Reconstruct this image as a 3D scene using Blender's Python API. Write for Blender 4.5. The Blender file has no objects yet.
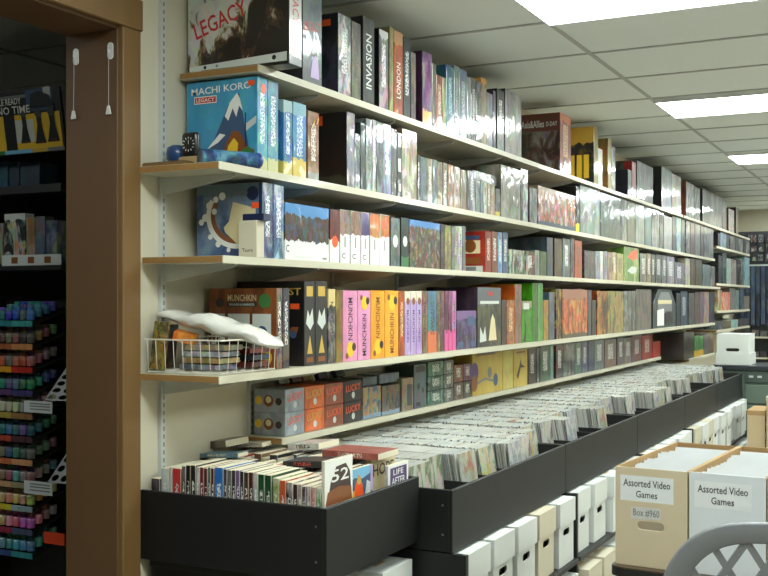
import bpy, bmesh, math, random
from mathutils import Vector, Matrix
R = random.Random(7)
SC = bpy.context.scene
COL = SC.collection
# ---------------------------------------------------------------- camera model (metres; shelf wall is the plane x = 0)
F, U0, HOR = 1060.0, 384.0, 300.0
TH = math.radians(26.95)
SN, CS = math.sin(TH), math.cos(TH)
D, H = 2.2, 1.52                    # camera distance from the shelf wall, eye height

def ray(u): return (-F * SN + CS * (u - U0), F * CS + SN * (u - U0))
def Yat(u, A):
    dx, dy = ray(u); return A * dy / -dx
def Zat(u, v, A):
    dx, dy = ray(u); return H + (HOR - v) * A / -dx
def at(u, v, Y):
    dx, dy = ray(u); t = Y / dy
    return Vector((D + dx * t, Y, H + (HOR - v) * t))

# ---------------------------------------------------------------- materials
def lin(c):
    o = []
    for v in c[:3]:
        v = v / 255.0
        o.append(v / 12.92 if v <= 0.04045 else ((v + 0.055) / 1.055) ** 2.4)
    return (o[0], o[1], o[2], 1.0)
_M = {}
SILV = [(92,95,98),(150,153,155),(196,199,200)]
GREY = [(58,61,66),(98,102,106),(140,144,146)]
def _new(name):
    m = bpy.data.materials.new(name); m.use_nodes = True
    nt = m.node_tree
    return m, nt, nt.nodes['Principled BSDF']
def N(nt, t, **kw):
    n = nt.nodes.new(t)
    for k, v in kw.items(): setattr(n, k, v)
    return n
def plain(c, rough=0.5, metal=0.0, coat=0.0, var=0.05, scale=30.0, bump=0.0, trans=0.0):
    key = ('p', tuple(c), rough, metal, coat, var, scale, bump, trans)
    if key in _M: return _M[key]
    m, nt, b = _new('paint_%02x%02x%02x' % tuple(int(x) for x in c))
    tc = N(nt, 'ShaderNodeTexCoord'); no = N(nt, 'ShaderNodeTexNoise')
    no.inputs['Scale'].default_value = scale; no.inputs['Detail'].default_value = 3
    nt.links.new(tc.outputs['Object'], no.inputs['Vector'])
    mx = N(nt, 'ShaderNodeMix', data_type='RGBA')
    l = lin(c)
    mx.inputs['A'].default_value = tuple(x * (1 - var) for x in l[:3]) + (1,)
    mx.inputs['B'].default_value = tuple(min(1, x * (1 + var)) for x in l[:3]) + (1,)
    nt.links.new(no.outputs['Fac'], mx.inputs['Factor'])
    nt.links.new(mx.outputs['Result'], b.inputs['Base Color'])
    b.inputs['Roughness'].default_value = rough
    b.inputs['Metallic'].default_value = metal
    b.inputs['Coat Weight'].default_value = coat
    b.inputs['Transmission Weight'].default_value = trans
    if bump:
        bp = N(nt, 'ShaderNodeBump'); bp.inputs['Strength'].default_value = bump; bp.inputs['Distance'].default_value = 0.002
        nt.links.new(no.outputs['Fac'], bp.inputs['Height']); nt.links.new(bp.outputs['Normal'], b.inputs['Normal'])
    _M[key] = m
    return m

def cover(cols, scale=26.0, leanx=0.0, live=.3, letters=None, axis='Y', wrap=0.75, top=None, bot=None, topz=0.8, botz=0.2, seed=None, sharp=0.0, lean=0.0):
    """printed card: mottled artwork of up to four inks, optional bands and a column of small glyph-like marks, under film"""
    m, nt, b = _new('printed_card')
    L = nt.links
    seed = R.random() * 50 if seed is None else seed
    def deep(c):
        g = (c[0]+c[1]+c[2])/3
        return tuple(max(6, min(245, (g + (x-g)*1.22)*(.84*kb if wrap >= .6 else .9))) for x in c)
    fl = cols is SILV or cols is GREY
    kb = R.choice([.66,.78,.9,1.0,1.1]) if wrap >= .7 else 1.0
    cols = [deep(c) for c in cols]
    live = live if wrap >= .6 else live * .25
    tc = N(nt, 'ShaderNodeTexCoord')
    mp = N(nt, 'ShaderNodeMapping'); mp.inputs['Location'].default_value = (seed, seed * 1.7, seed * .6); mp.inputs['Scale'].default_value = (1, 1, .55)
    L.new(tc.outputs['Object'], mp.inputs['Vector'])
    no = N(nt, 'ShaderNodeTexNoise'); no.inputs['Scale'].default_value = scale * .72
    no.inputs['Detail'].default_value = 5; no.inputs['Roughness'].default_value = 0.62; no.inputs['Distortion'].default_value = 0.6
    L.new(mp.outputs['Vector'], no.inputs['Vector'])
    sp = N(nt, 'ShaderNodeSeparateXYZ'); L.new(tc.outputs['Generated'], sp.inputs['Vector'])
    fac = no.outputs['Fac']
    if lean:
        ma = N(nt, 'ShaderNodeMath', operation='MULTIPLY_ADD')
        L.new(sp.outputs['Z'], ma.inputs[0]); ma.inputs[1].default_value = lean
        sb = N(nt, 'ShaderNodeMath', operation='SUBTRACT'); L.new(no.outputs['Fac'], sb.inputs[0]); sb.inputs[1].default_value = lean * .5
        L.new(sb.outputs[0], ma.inputs[2]); fac = ma.outputs[0]
    if leanx:
        mb_ = N(nt, 'ShaderNodeMath', operation='MULTIPLY_ADD'); L.new(sp.outputs['X'], mb_.inputs[0]); mb_.inputs[1].default_value = leanx
        sb2 = N(nt, 'ShaderNodeMath', operation='SUBTRACT'); L.new(fac, sb2.inputs[0]); sb2.inputs[1].default_value = leanx * .5
        L.new(sb2.outputs[0], mb_.inputs[2]); fac = mb_.outputs[0]
    foil = fl
    cr = N(nt, 'ShaderNodeValToRGB'); el = cr.color_ramp.elements
    n = len(cols); lo, hi = 0.42 + sharp * .06, 0.59 - sharp * .06
    if n == 1: cols = [cols[0], tuple(min(255, int(x * 1.12) + 6) for x in cols[0])]; n = 2
    while len(el) < n: el.new(0.5)
    for i, c in enumerate(cols):
        el[i].position = lo + (hi - lo) * i / (n - 1); el[i].color = lin(c)
    L.new(fac, cr.inputs['Fac'])
    out = cr.outputs['Color']
    if live:
        vl = N(nt, 'ShaderNodeTexVoronoi'); vl.inputs['Scale'].default_value = 20 + scale * .8; vl.inputs['Randomness'].default_value = 1
        ad = N(nt, 'ShaderNodeMixRGB', blend_type='ADD'); ad.inputs['Fac'].default_value = .035
        L.new(mp.outputs['Vector'], ad.inputs['Color1']); L.new(no.outputs['Color'], ad.inputs['Color2']); L.new(ad.outputs['Color'], vl.inputs['Vector'])
        ov = N(nt, 'ShaderNodeMixRGB', blend_type='OVERLAY'); ov.inputs['Fac'].default_value = live
        L.new(out, ov.inputs['Color1']); L.new(vl.outputs['Color'], ov.inputs['Color2']); out = ov.outputs['Color']
    def mixin(mask, c):
        nonlocal out
        mx = N(nt, 'ShaderNodeMix', data_type='RGBA'); L.new(mask, mx.inputs['Factor'])
        L.new(out, mx.inputs['A']); mx.inputs['B'].default_value = lin(c); out = mx.outputs['Result']
    def wob(z, op, c):
        w = N(nt, 'ShaderNodeMath', operation='MULTIPLY_ADD'); L.new(no.outputs['Fac'], w.inputs[0]); w.inputs[1].default_value = 0.25
        L.new(sp.outputs['Z'], w.inputs[2])
        g = N(nt, 'ShaderNodeMath', operation=op); L.new(w.outputs[0], g.inputs[0]); g.inputs[1].default_value = z + .125
        mixin(g.outputs[0], c)
    if top is not None: wob(topz, 'GREATER_THAN', top)
    if bot is not None: wob(botz, 'LESS_THAN', bot)
    if letters is not None:
        m2 = N(nt, 'ShaderNodeMapping'); m2.inputs['Scale'].default_value = (1, 1, 0.55); m2.inputs['Location'].default_value = (seed, seed, seed)
        L.new(tc.outputs['Object'], m2.inputs['Vector'])
        vo = N(nt, 'ShaderNodeTexVoronoi', feature='DISTANCE_TO_EDGE'); vo.inputs['Scale'].default_value = 130
        L.new(m2.outputs['Vector'], vo.inputs['Vector'])
        lt = N(nt, 'ShaderNodeMath', operation='LESS_THAN'); lt.inputs[1].default_value = 0.11; L.new(vo.outputs['Distance'], lt.inputs[0])
        def band(sock, a, w):
            s = N(nt, 'ShaderNodeMath', operation='COMPARE'); L.new(sock, s.inputs[0]); s.inputs[1].default_value = a; s.inputs[2].default_value = w
            return s.outputs[0]
        k1 = band(sp.outputs['Y' if axis == 'Y' else 'X'], 0.5, 0.22); k2 = band(sp.outputs['Z'], 0.56, 0.27)
        a1 = N(nt, 'ShaderNodeMath', operation='MULTIPLY'); L.new(k1, a1.inputs[0]); L.new(k2, a1.inputs[1])
        a2 = N(nt, 'ShaderNodeMath', operation='MULTIPLY'); L.new(a1.outputs[0], a2.inputs[0]); L.new(lt.outputs[0], a2.inputs[1])
        mixin(a2.outputs[0], letters)
    L.new(out, b.inputs['Base Color'])
    b.inputs['Roughness'].default_value = 0.45
    if wrap:
        b.inputs['Coat Weight'].default_value = wrap; b.inputs['Coat Roughness'].default_value = 0.05 if foil else .09
        wn = N(nt, 'ShaderNodeTexNoise'); wn.inputs['Scale'].default_value = 9 if foil else 14; wn.inputs['Detail'].default_value = 2; wn.inputs['Distortion'].default_value = 1.2
        wm = N(nt, 'ShaderNodeMapping'); wm.inputs['Scale'].default_value = (1, .35, 1) if foil else (1, 1, 1)
        L.new(mp.outputs['Vector'], wm.inputs['Vector']); L.new(wm.outputs['Vector'], wn.inputs['Vector'])
        if foil: b.inputs['Metallic'].default_value = .25; b.inputs['Coat IOR'].default_value = 1.7
        bp = N(nt, 'ShaderNodeBump'); bp.inputs['Strength'].default_value = 0.42 if foil else .4; bp.inputs['Distance'].default_value = 0.010 if foil else .007
        L.new(wn.outputs['Fac'], bp.inputs['Height']); L.new(bp.outputs['Normal'], b.inputs['Coat Normal'])
    return m

def emit(c, s):
    m = bpy.data.materials.new('lit_diffuser'); m.use_nodes = True; nt = m.node_tree
    b = nt.nodes['Principled BSDF']
    b.inputs['Base Color'].default_value = lin(c); b.inputs['Emission Color'].default_value = lin(c); b.inputs['Emission Strength'].default_value = s
    return m

# ---------------------------------------------------------------- object helpers
def tag(o, label, cat, group=None):
    o['label'] = label; o['category'] = cat
    if group: o['group'] = group
    return o
def empty(name, loc, rz=0.0):
    o = bpy.data.objects.new(name, None); COL.objects.link(o); o.empty_display_size = 0.05
    o.location = loc; o.rotation_euler = (0, 0, rz); return o
def link_mesh(name, me, parent=None, loc=None, rz=0.0):
    o = bpy.data.objects.new(name, me); COL.objects.link(o)
    if loc is not None: o.location = loc
    if rz: o.rotation_euler = (0, 0, rz)
    if parent is not None: o.parent = parent
    return o
def struct(o): o['kind'] = 'structure'; return o
def dup(o, parent=None):
    c = o.copy(); COL.objects.link(c)
    if parent is not None: c.parent = parent
    for ch in list(o.children): dup(ch, c)
    return c

class MB:
    """collects boxes, tubes, prisms and text into one mesh"""
    def __init__(s): s.v = []; s.f = []; s.mi = []; s.mats = []
    def m(s, mat):
        if mat not in s.mats: s.mats.append(mat)
        return s.mats.index(mat)
    def add(s, vs, fs, mat, M=None):
        b = len(s.v); k = s.m(mat) if not isinstance(mat, list) else None
        for p in vs:
            p = Vector(p); s.v.append(M @ p if M is not None else p)
        for i, f in enumerate(fs):
            s.f.append([b + q for q in f]); s.mi.append(k if k is not None else s.m(mat[i]))
    def box(s, a, b, mat, M=None):
        x0, y0, z0 = a; x1, y1, z1 = b
        vs = [(x0,y0,z0),(x1,y0,z0),(x1,y1,z0),(x0,y1,z0),(x0,y0,z1),(x1,y0,z1),(x1,y1,z1),(x0,y1,z1)]
        fs = [(3,2,1,0),(4,5,6,7),(0,1,5,4),(2,3,7,6),(1,2,6,5),(3,0,4,7)]   # -z +z -y +y +x -x
        s.add(vs, fs, mat, M)
    def tube(s, pts, r, mat, n=8, cap=True):
        pts = [Vector(p) for p in pts]; vs = []; fs = []
        for i, p in enumerate(pts):
            t = (pts[min(i + 1, len(pts) - 1)] - pts[max(i - 1, 0)]).normalized()
            a = t.orthogonal().normalized() if i == 0 else (pa - t * pa.dot(t)).normalized()
            pa = a; bb = t.cross(a)
            rr = r[i] if isinstance(r, (list, tuple)) else r
            for k in range(n):
                an = 2 * math.pi * k / n; vs.append(p + a * math.cos(an) * rr + bb * math.sin(an) * rr)
        for i in range(len(pts) - 1):
            for k in range(n):
                fs.append((i * n + k, i * n + (k + 1) % n, (i + 1) * n + (k + 1) % n, (i + 1) * n + k))
        if cap:
            fs.append(tuple(range(n - 1, -1, -1))); fs.append(tuple((len(pts) - 1) * n + k for k in range(n)))
        s.add(vs, fs, mat)
    def lathe(s, prof, mat, n=16, M=None):
        vs = []; fs = []
        for r, z in prof:
            for k in range(n):
                an = 2 * math.pi * k / n; vs.append((r * math.cos(an), r * math.sin(an), z))
        for i in range(len(prof) - 1):
            for k in range(n):
                fs.append((i * n + k, i * n + (k + 1) % n, (i + 1) * n + (k + 1) % n, (i + 1) * n + k))
        fs.append(tuple(range(n - 1, -1, -1))); fs.append(tuple((len(prof) - 1) * n + k for k in range(n)))
        s.add(vs, fs, mat, M)
    def mesh_in(s, me, mat, M):
        s.add([tuple(v.co) for v in me.vertices], [tuple(p.vertices) for p in me.polygons], mat, M)
    def build(s, name, parent=None, loc=None, rz=0.0, bevel=0.0, smooth=False, seg=1):
        me = bpy.data.meshes.new(name)
        me.from_pydata([tuple(p) for p in s.v], [], s.f)
        for mt in s.mats: me.materials.append(mt)
        me.polygons.foreach_set('material_index', s.mi)
        if bevel:
            bm = bmesh.new(); bm.from_mesh(me)
            bmesh.ops.bevel(bm, geom=list(bm.edges), offset=bevel, segments=seg, affect='EDGES', profile=0.5)
            bm.to_mesh(me); bm.free()
        if smooth:
            me.polygons.foreach_set('use_smooth', [True] * len(me.polygons))
        me.update()
        return link_mesh(name, me, parent, loc, rz)

_T = {}
def text_me(s):
    if s not in _T:
        cu = bpy.data.curves.new('t', 'FONT'); cu.body = s; cu.align_x = 'CENTER'; cu.align_y = 'CENTER'; cu.offset = 0.012; cu.resolution_u = 2
        o = bpy.data.objects.new('t', cu); COL.objects.link(o)
        dg = bpy.context.evaluated_depsgraph_get()
        me = bpy.data.meshes.new_from_object(o.evaluated_get(dg))
        bpy.data.objects.remove(o)
        xs = [v.co.x for v in me.vertices]; ys = [v.co.y for v in me.vertices]
        cx, cy, w, h = (min(xs) + max(xs)) / 2, (min(ys) + max(ys)) / 2, max(xs) - min(xs), max(ys) - min(ys)
        for v in me.vertices: v.co = ((v.co.x - cx) / w, (v.co.y - cy) / h, 0)
        _T[s] = me
    return _T[s]
def panel_me(outer, holes, thick):
    """flat plate in xy with real holes"""
    cu = bpy.data.curves.new('p', 'CURVE'); cu.dimensions = '2D'; cu.fill_mode = 'BOTH'; cu.extrude = thick / 2
    for loop in [outer] + holes:
        sp = cu.splines.new('POLY'); sp.points.add(len(loop) - 1)
        for p, q in zip(sp.points, loop): p.co = (q[0], q[1], 0, 1)
        sp.use_cyclic_u = True
    o = bpy.data.objects.new('p', cu); COL.objects.link(o)
    me = bpy.data.meshes.new_from_object(o.evaluated_get(bpy.context.evaluated_depsgraph_get()))
    bpy.data.objects.remove(o)
    return me
def capsule(cx, cy, w, h, n=6):
    r = h / 2; pts = []
    for k in range(n + 1):
        a = -math.pi / 2 + math.pi * k / n; pts.append((cx + w / 2 - r + r * math.cos(a), cy + r * math.sin(a)))
    for k in range(n + 1):
        a = math.pi / 2 + math.pi * k / n; pts.append((cx - w / 2 + r + r * math.cos(a), cy + r * math.sin(a)))
    return pts

class Print:
    """printed artwork lying on one face of a box: face 'L' (towards -y) or 'R' (towards +x); coordinates 0..1 across and up"""
    def __init__(s, face, dx, dy, dz):
        s.mb = MB(); s.k = 0
        if face == 'L': s.o = Vector((-dx/2, -dy/2, 0)); s.a = Vector((1,0,0)); s.n = Vector((0,-1,0)); s.w = dx
        else: s.o = Vector((dx/2, -dy/2, 0)); s.a = Vector((0,1,0)); s.n = Vector((1,0,0)); s.w = dy
        s.h = dz
    def P(s, a, b): return s.o + s.a * (a * s.w) + Vector((0,0,b * s.h)) + s.n * (0.0006 + 0.00025 * s.k)
    def poly(s, pts, mat):
        s.mb.add([s.P(*p) for p in pts], [tuple(range(len(pts)))], mat); s.k += 1
    def rect(s, a0, b0, a1, b1, mat): s.poly([(a0,b0),(a1,b0),(a1,b1),(a0,b1)], mat)
    def disc(s, a, b, r, mat, n=14, sx=1.0):
        q = s.w / s.h
        s.poly([(a + r * sx * math.cos(6.2832*k/n), b + r * q * math.sin(6.2832*k/n)) for k in range(n)], mat)
    def text(s, t, a, b, w, h, mat, rot=0.0):
        """w,h are fractions of face width, height before rotation; rot in degrees"""
        me = text_me(t); c, sn = math.cos(math.radians(rot)), math.sin(math.radians(rot))
        W, Hh = w * s.w, h * s.h
        if rot in (90, -90): W, Hh = w * s.h, h * s.w
        vs = []
        for v in me.vertices:
            x, y = v.co.x * W, v.co.y * Hh
            vs.append(s.P(a, b) + s.a * (x * c - y * sn) + Vector((0,0,x * sn + y * c)))
        s.mb.add(vs, [tuple(p.vertices) for p in me.polygons], mat); s.k += 1
    def build(s, name, parent): return s.mb.build(name, parent)

# inks
INK = {k: plain(v, 0.4, coat=0.3, var=0.02) for k, v in dict(white=(235,235,230), red=(190,35,35), black=(22,22,25), orange=(240,90,35),
       gold=(200,165,75), cream=(222,208,165), navy=(28,38,75), slate=(60,85,120), yellow=(232,190,50), green=(60,120,60),
       grey=(120,122,124), dark=(55,38,35), brown=(130,75,35), sky=(120,185,220), pale=(205,210,205), lilac=(190,165,215), teal=(40,95,110), purple=(75,50,110), darkgrey=(62,64,68), pink=(236,170,205)).items()}
# ================================================================ room
CREAM = plain((206,199,178), 0.7, var=0.03, scale=6)
CEIL = plain((228,234,231), 0.9, var=0.04, scale=160)
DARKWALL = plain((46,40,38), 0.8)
BROWN = plain((98,70,44), 0.55, var=0.07, scale=9)  # darker copy of the door brown, the jamb's shade painted in
BROWN2 = plain((120,90,50), 0.55, var=0.07, scale=9)  # lighter copy of the same brown for the less shaded casing
CARPET = plain((150,144,132), 0.6, var=0.1, scale=60)
ZC = 2.70
def sbox(name, *boxes, mat=CREAM, bevel=0.0):
    mb = MB()
    for a, b in boxes: mb.box(a, b, mat)
    return struct(mb.build(name, bevel=bevel))
sbox('floor', ((-4.2,-3.2,-.1),(6.2,14.8,0)), mat=CARPET)
sbox('ceiling', ((-4.2,-3.2,ZC),(6.2,14.8,ZC+.1)), mat=CEIL)
OY0, OY1, OZ = 1.21, 2.54, 2.37
sbox('wall_left', ((-.195,OY1,0),(0,14.6,ZC)), ((-.195,-3,0),(0,OY0,ZC)), ((-.195,OY0,OZ),(0,OY1,ZC)))
sbox('wall_right', ((6,-3,0),(6.2,14.6,ZC)))
sbox('wall_back', ((-4,-3.2,0),(6.2,-3,ZC)))
sbox('wall_far', ((-4,14.6,0),(6.2,14.8,ZC)))
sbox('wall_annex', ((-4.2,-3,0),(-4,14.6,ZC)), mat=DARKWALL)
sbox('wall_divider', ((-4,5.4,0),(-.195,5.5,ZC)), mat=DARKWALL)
# brown door lining: jamb, casing, head
sbox('trim_1', ((-.205,OY1-.02,0),(.004,OY1,OZ)), mat=BROWN, bevel=.002)
sbox('trim_2', ((0,OY1-.016,0),(.024,OY1+.067,OZ-.012)), mat=BROWN2, bevel=.003)
sbox('trim_3', ((-.205,OY0,OZ-.02),(.004,OY1-.02,OZ)), mat=BROWN, bevel=.002)
sbox('trim_4', ((0,OY0-.09,OZ-.012),(.028,OY1+.073,OZ+.085)), mat=BROWN2, bevel=.003)
sbox('trim_5', ((-.205,OY0,0),(.004,OY0+.02,OZ-.02)), mat=BROWN, bevel=.002)
sbox('trim_6', ((0,OY0-.08,0),(.024,OY0+.016,OZ-.012)), mat=BROWN, bevel=.003)
# ceiling grid
GRID = plain((176,178,175), 0.6)  # greyer than the tiles: shadow gap painted into the bar colour
XC, Y1 = .783, 3.69
mb = MB()
for k in range(-4, 5):
    x = XC + 1.22 * k
    if -4 < x < 6: mb.box((x-.010,-3,ZC-.006),(x+.010,14.6,ZC), GRID)
for k in range(-10, 19):
    y = Y1 + .635 * k
    if -3 < y < 14.6: mb.box((-4,y-.009,ZC-.005),(6,y+.009,ZC), GRID)
struct(mb.build('trim_7'))
# ceiling lights (2 x 4 ft troffers)
WFRAME = plain((225,226,224), 0.5)
LIT = emit((244,255,250), 14.0)
def light(x, y, label, group=None, LIT=LIT):
    t = empty('ceiling_light', (x + .61, y + .305, ZC - .02)); tag(t, label, 'ceiling light', group)
    f = MB()
    for a, b in (((-.60,-.295,-.008),(.60,-.283,.019)), ((-.60,.283,-.008),(.60,.295,.019)), ((-.60,-.283,-.008),(-.588,.283,.019)), ((.588,-.283,-.008),(.60,.283,.019))):
        f.box(a, b, WFRAME)
    f.build('light_frame', t)
    d = MB(); d.box((-.588,-.283,-.004),(.588,.283,.012), LIT); d.build('light_diffuser', t)
light(XC, Y1, 'large lit white ceiling panel at the top edge, nearest of the lights in view')
light(XC, Y1 + 2.55, 'lit white ceiling panel in the middle of the three in view')
light(XC, Y1 + 5.13, 'small lit white ceiling panel farthest away above the far shelves')
for (x, y) in ((XC, Y1-2.44), (XC+2.44, Y1-2.44), (XC+2.44, Y1), (XC+2.44, Y1+2.46), (XC+2.44, Y1+4.96), (XC+2.44, Y1+7.4), (XC+.04, Y1+7.5), (XC+.04, Y1+10.0)):
    light(x, y, 'lit white ceiling panel outside the picture to the right or overhead', 'ceiling panels out of view')
# ================================================================ camera
cam = bpy.data.cameras.new('camera'); co = bpy.data.objects.new('camera', cam); COL.objects.link(co)
cam.sensor_fit = 'HORIZONTAL'; cam.sensor_width = 36; cam.lens = 36 * F / 768; cam.shift_y = (HOR - 288) / 768; cam.clip_start = .05
co.location = (D, 0, H); co.rotation_euler = (math.radians(90), 0, TH)
SC.camera = co
w = bpy.data.worlds.new('world'); SC.world = w; w.use_nodes = True
w.node_tree.nodes['Background'].inputs['Color'].default_value = (.02,.02,.02,1)
SC.view_settings.view_transform = 'Standard'; SC.view_settings.look = 'None'
SC.view_settings.gamma = 1; SC.view_settings.use_curve_mapping = False; SC.view_settings.exposure = 0.75

# ================================================================ wall shelving
LAM = plain((200,195,174), 0.4, coat=0.15, var=0.02)
CHIP = plain((150,112,62), 0.8, var=0.22, scale=120)
STEEL = plain((200,203,200), 0.4, metal=0.1, var=0.03)
SLOT = plain((128,132,136), 0.6)
XS, XS5 = .326, .18
ZS = dict(top=H+.746, second=H+.415, third=H+.134, fourth=H-.229, lowest=H-.49)
def board(y0, y1, z, x1, label):
    t = empty('shelf_board', (0, y0, z)); tag(t, label, 'shelf', 'white wall shelf boards')
    L = y1 - y0 - .002
    mb = MB(); mb.box((.0165,0,-.0205),(x1-.003,L,0), [LAM,LAM,CHIP,CHIP,LAM,LAM]); mb.build('board', t, bevel=.0008)
    e = MB(); e.box((x1-.003,0,-.023),(x1,L,.0006), LAM); e.build('front_edging', t)
bd = [('top', [(2.81,5.25),(5.25,7.69),(7.69,9.47),(9.52,11.09),(11.09,13.5)]), ('second', [(2.60,5.04),(5.04,7.48),(7.48,9.50)]),
      ('third', [(2.62,5.06),(5.06,7.50),(7.50,9.50),(9.52,11.4)]), ('fourth', [(2.60,4.10),(4.10,6.54),(6.54,9.50),(9.52,11.07)])]
wh = {'top': ['near end', 'middle', 'far end of first rack', 'second rack', 'farthest rack'], 'second': ['near end','middle','far end of first rack','second rack']}
for nm, segs in bd:
    for i, (a, b) in enumerate(segs):
        board(a, b, ZS[nm], XS, 'white laminate shelf board of the %s shelf row, %s' % (nm, ['nearest length with raw brown end','second length from the near end','third length from the near end','length on the second rack','length on the farthest rack'][i if not (nm in('second','third') and i==3) else 3]))
board(9.50, 11.07, ZS['second'], XS, 'white laminate shelf board of the second shelf row, length on the second rack')
board(3.18, 5.6, ZS['lowest'], XS5, 'narrow white shelf board over the bins, nearest length under the small stacked boxes')
board(5.6, 9.26, ZS['lowest'], XS5, 'narrow white shelf board over the bins, farther length under the red boxes')
ZF = dict(second=H+.553, third=H+.172, fourth=H-.112, lowest=H-.31)
board(9.75, 11.07, H-.533, XS, 'lowest white shelf board of the second rack, under the green and yellow boxes')
for nm, z in ZF.items():
    board(11.17, 13.5, z, XS, 'white shelf board of the farthest rack, %s level below its top board' % {'second':'first','third':'second','fourth':'third','lowest':'fourth'}[nm])
# slotted uprights with brackets
uy = [2.73, 3.235, 3.84, 4.45, 5.06, 5.67, 6.28, 6.89, 7.5, 8.11, 8.72, 9.33, 9.9, 10.5, 11.0, 11.6, 12.2, 12.8, 13.4]
for i, y in enumerate(uy):
    t = empty('wall_upright', (0, y, .95 if y < 9.4 else .95))
    tag(t, {0: 'slotted white steel upright on bare wall beside the brown door post', 1: 'slotted white steel upright at the near end of the narrow lowest shelf'}.get(i, 'slotted white steel upright behind the game boxes on the shelves'),
        'shelf upright', 'shelf uprights' if i > 1 else None)
    mb = MB(); mb.box((.0005,-.012,0),(.014,.012,1.66), STEEL); up = mb.build('upright_channel', t)
    if i < 3:
        mb = MB()
        for k in range(64): mb.box((.0141,-.0035,.02+k*.0254),(.0146,.0035,.034+k*.0254), SLOT)
        mb.build('upright_slots', t)
    lv = [(n, z, (XS5 if n == 'lowest' else XS)) for n, z in (ZS if y < 11.1 else {**ZF, 'top': ZS['top']}).items()]
    for n, z, xs in lv:
        if n == 'lowest' and y < 3.2: continue
        if n == 'top' and y < 2.9: continue
        if n == 'lowest' and 9.3 < y < 11.1: z, xs = H-.533, XS
        zt = z - .9505 - .021
        mb = MB()
        l0, l1 = .0145, xs - .03
        mb.add([(l0,-.004,zt-.055),(l1-.02,-.004,zt-.014),(l1,-.004,zt-.006),(l1,-.004,zt),(l0,-.004,zt),
                (l0,.004,zt-.055),(l1-.02,.004,zt-.014),(l1,.004,zt-.006),(l1,.004,zt),(l0,.004,zt)],
               [(0,1,2,3,4),(9,8,7,6,5),(0,5,6,1),(1,6,7,2),(2,7,8,3),(3,8,9,4),(4,9,5,0)], STEEL)
        mb.build('shelf_bracket', t)
# ================================================================ boxed games on the wall shelves
ORD = dict(top='top', second='second', third='third', fourth='fourth', lowest='lowest')
GAMES = []
CLEAR = dict(top=9, second=ZS['top']-.024, third=ZS['second']-.024, fourth=ZS['third']-.024, lowest=ZS['fourth']-.024)
def game(shelf, u0, u1, vt, desc, cols, side=None, depth=.27, setb=0.0, zs=None, zmax=None, lab=None, rot=0.0, name='game_box', cat='game box', xs=None, zoff=0.0, **kw):
    xf = (xs if xs is not None else (XS5 if shelf == 'lowest' else XS)) - (.015 if shelf == 'lowest' else .025) - setb
    A = D - xf
    y0, y1 = Yat(u0, A), Yat(u1, A)
    z = (ZS[shelf] if zs is None else zs) + .0008 + zoff
    zt = Zat(u0, vt, A)
    zm = CLEAR[shelf] if zmax is None else zmax
    h = max(.05, min(zt, zm - .003) - z)
    depth = min(depth, xf - .02)
    w = max(.006, y1 - y0 - .0016)
    mt = cover(cols, **kw) if not isinstance(cols, bpy.types.Material) else cols
    ms = mt if side is None else (cover(side, scale=20) if not isinstance(side, bpy.types.Material) else side)
    mb = MB(); dx, dy = depth/2, w/2
    mb.box((-dx,-dy,0),(dx,dy,h), [ms,ms,ms,mt,mt,ms])
    o = mb.build(name, None, (xf - dx, (y0 + y1)/2, z), rot, bevel=min(.0018, w*.12))
    o['category'] = cat; o['group'] = 'boxed games on the %s shelf' % shelf
    GAMES.append(dict(o=o, desc=desc, shelf=shelf, u=u0, lab=lab, dim=(depth, w, h)))
    o['_dim'] = (depth, w, h)
    return o
def sticker(o, face='L', a=.8, b=.88, w=.06):
    p = Print(face, *o['_dim']); hh = w * p.w * .7 / p.h
    p.rect(a - w/2, b - hh/2, a + w/2, b + hh/2, INK['orange']); s = p.build('price_sticker', o); s['label'] = 'orange price sticker'
DK = [(18,18,21),(32,32,38)]
TAN = [(150,122,84),(196,172,130),(222,206,172)]
def S(*c): return list(c)
# ---- top shelf
leg_s = cover([(205,205,202),(225,224,220)], scale=9, bot=(110,112,118), botz=.08, wrap=.5)
leg_c = cover([(24,18,16),(78,56,42),(44,30,25),(98,74,56),(160,140,112),(206,205,200),(210,210,206),(214,214,210)], scale=18, lean=.42, leanx=-.36, wrap=.5, seed=3.1, live=.5)
o = game('top', 289, 302, -40, '', leg_s, side=leg_c, depth=.396, setb=-.117, lab='large white war game box with scrawled red title, at near end of top shelf')
p = Print('L', *o['_dim'])
p.text('RISK', .36, .80, .40, .12, INK['grey'], 8); p.text('LEGACY', .33, .52, .54, .17, INK['red'], 17)
p.poly([(.02,.03),(.98,.03),(.98,.12),(.02,.075)], INK['pale']); p.disc(.18,.055,.015,INK['black']); p.disc(.3,.058,.012,INK['grey']); p.disc(.86,.075,.02,INK['black'])
p.build('cover_art', o)
p = Print('R', *o['_dim']); p.text('LEGACY', .5, .62, .42, .5, INK['red'], -90); p.build('spine_lettering', o)
o = game('top', 302.5, 322, -14, '', [(96,118,130),(150,172,180),(186,198,200)], side=DK, setb=-.005, lab='pale blue-grey game box with red lettering and a portrait, beside the white war game', scale=9, bot=(60,66,72), botz=.12)
p = Print('R', *o['_dim']); p.text('LEGACY', .5, .62, .9, .1, INK['red'], 8); p.disc(.6,.36,.16,INK['dark']); p.poly([(.38,.08),(.85,.08),(.78,.28),(.66,.33),(.5,.28)], INK['lilac']); p.build('cover_art', o)
o = game('top', 338, 351, 12, 'black box with glare-silvered spine', [(88,90,94),(150,152,156),(205,206,208)], side=cover(DK+[(70,60,80)], scale=14), letters=(235,235,235)); sticker(o, 'L', .82, .89, .13)  # spine greys put the wrap's glare into the card colour
o = game('top', 351.5, 361, 20, 'tan and silver box', [(110,108,100),(150,142,120),(184,172,140)], letters=(60,60,60))
o = game('top', 363, 374.5, 15, 'dark grey box lettered INVASION', [(62,68,70),(92,98,100)], side=DK)
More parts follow.
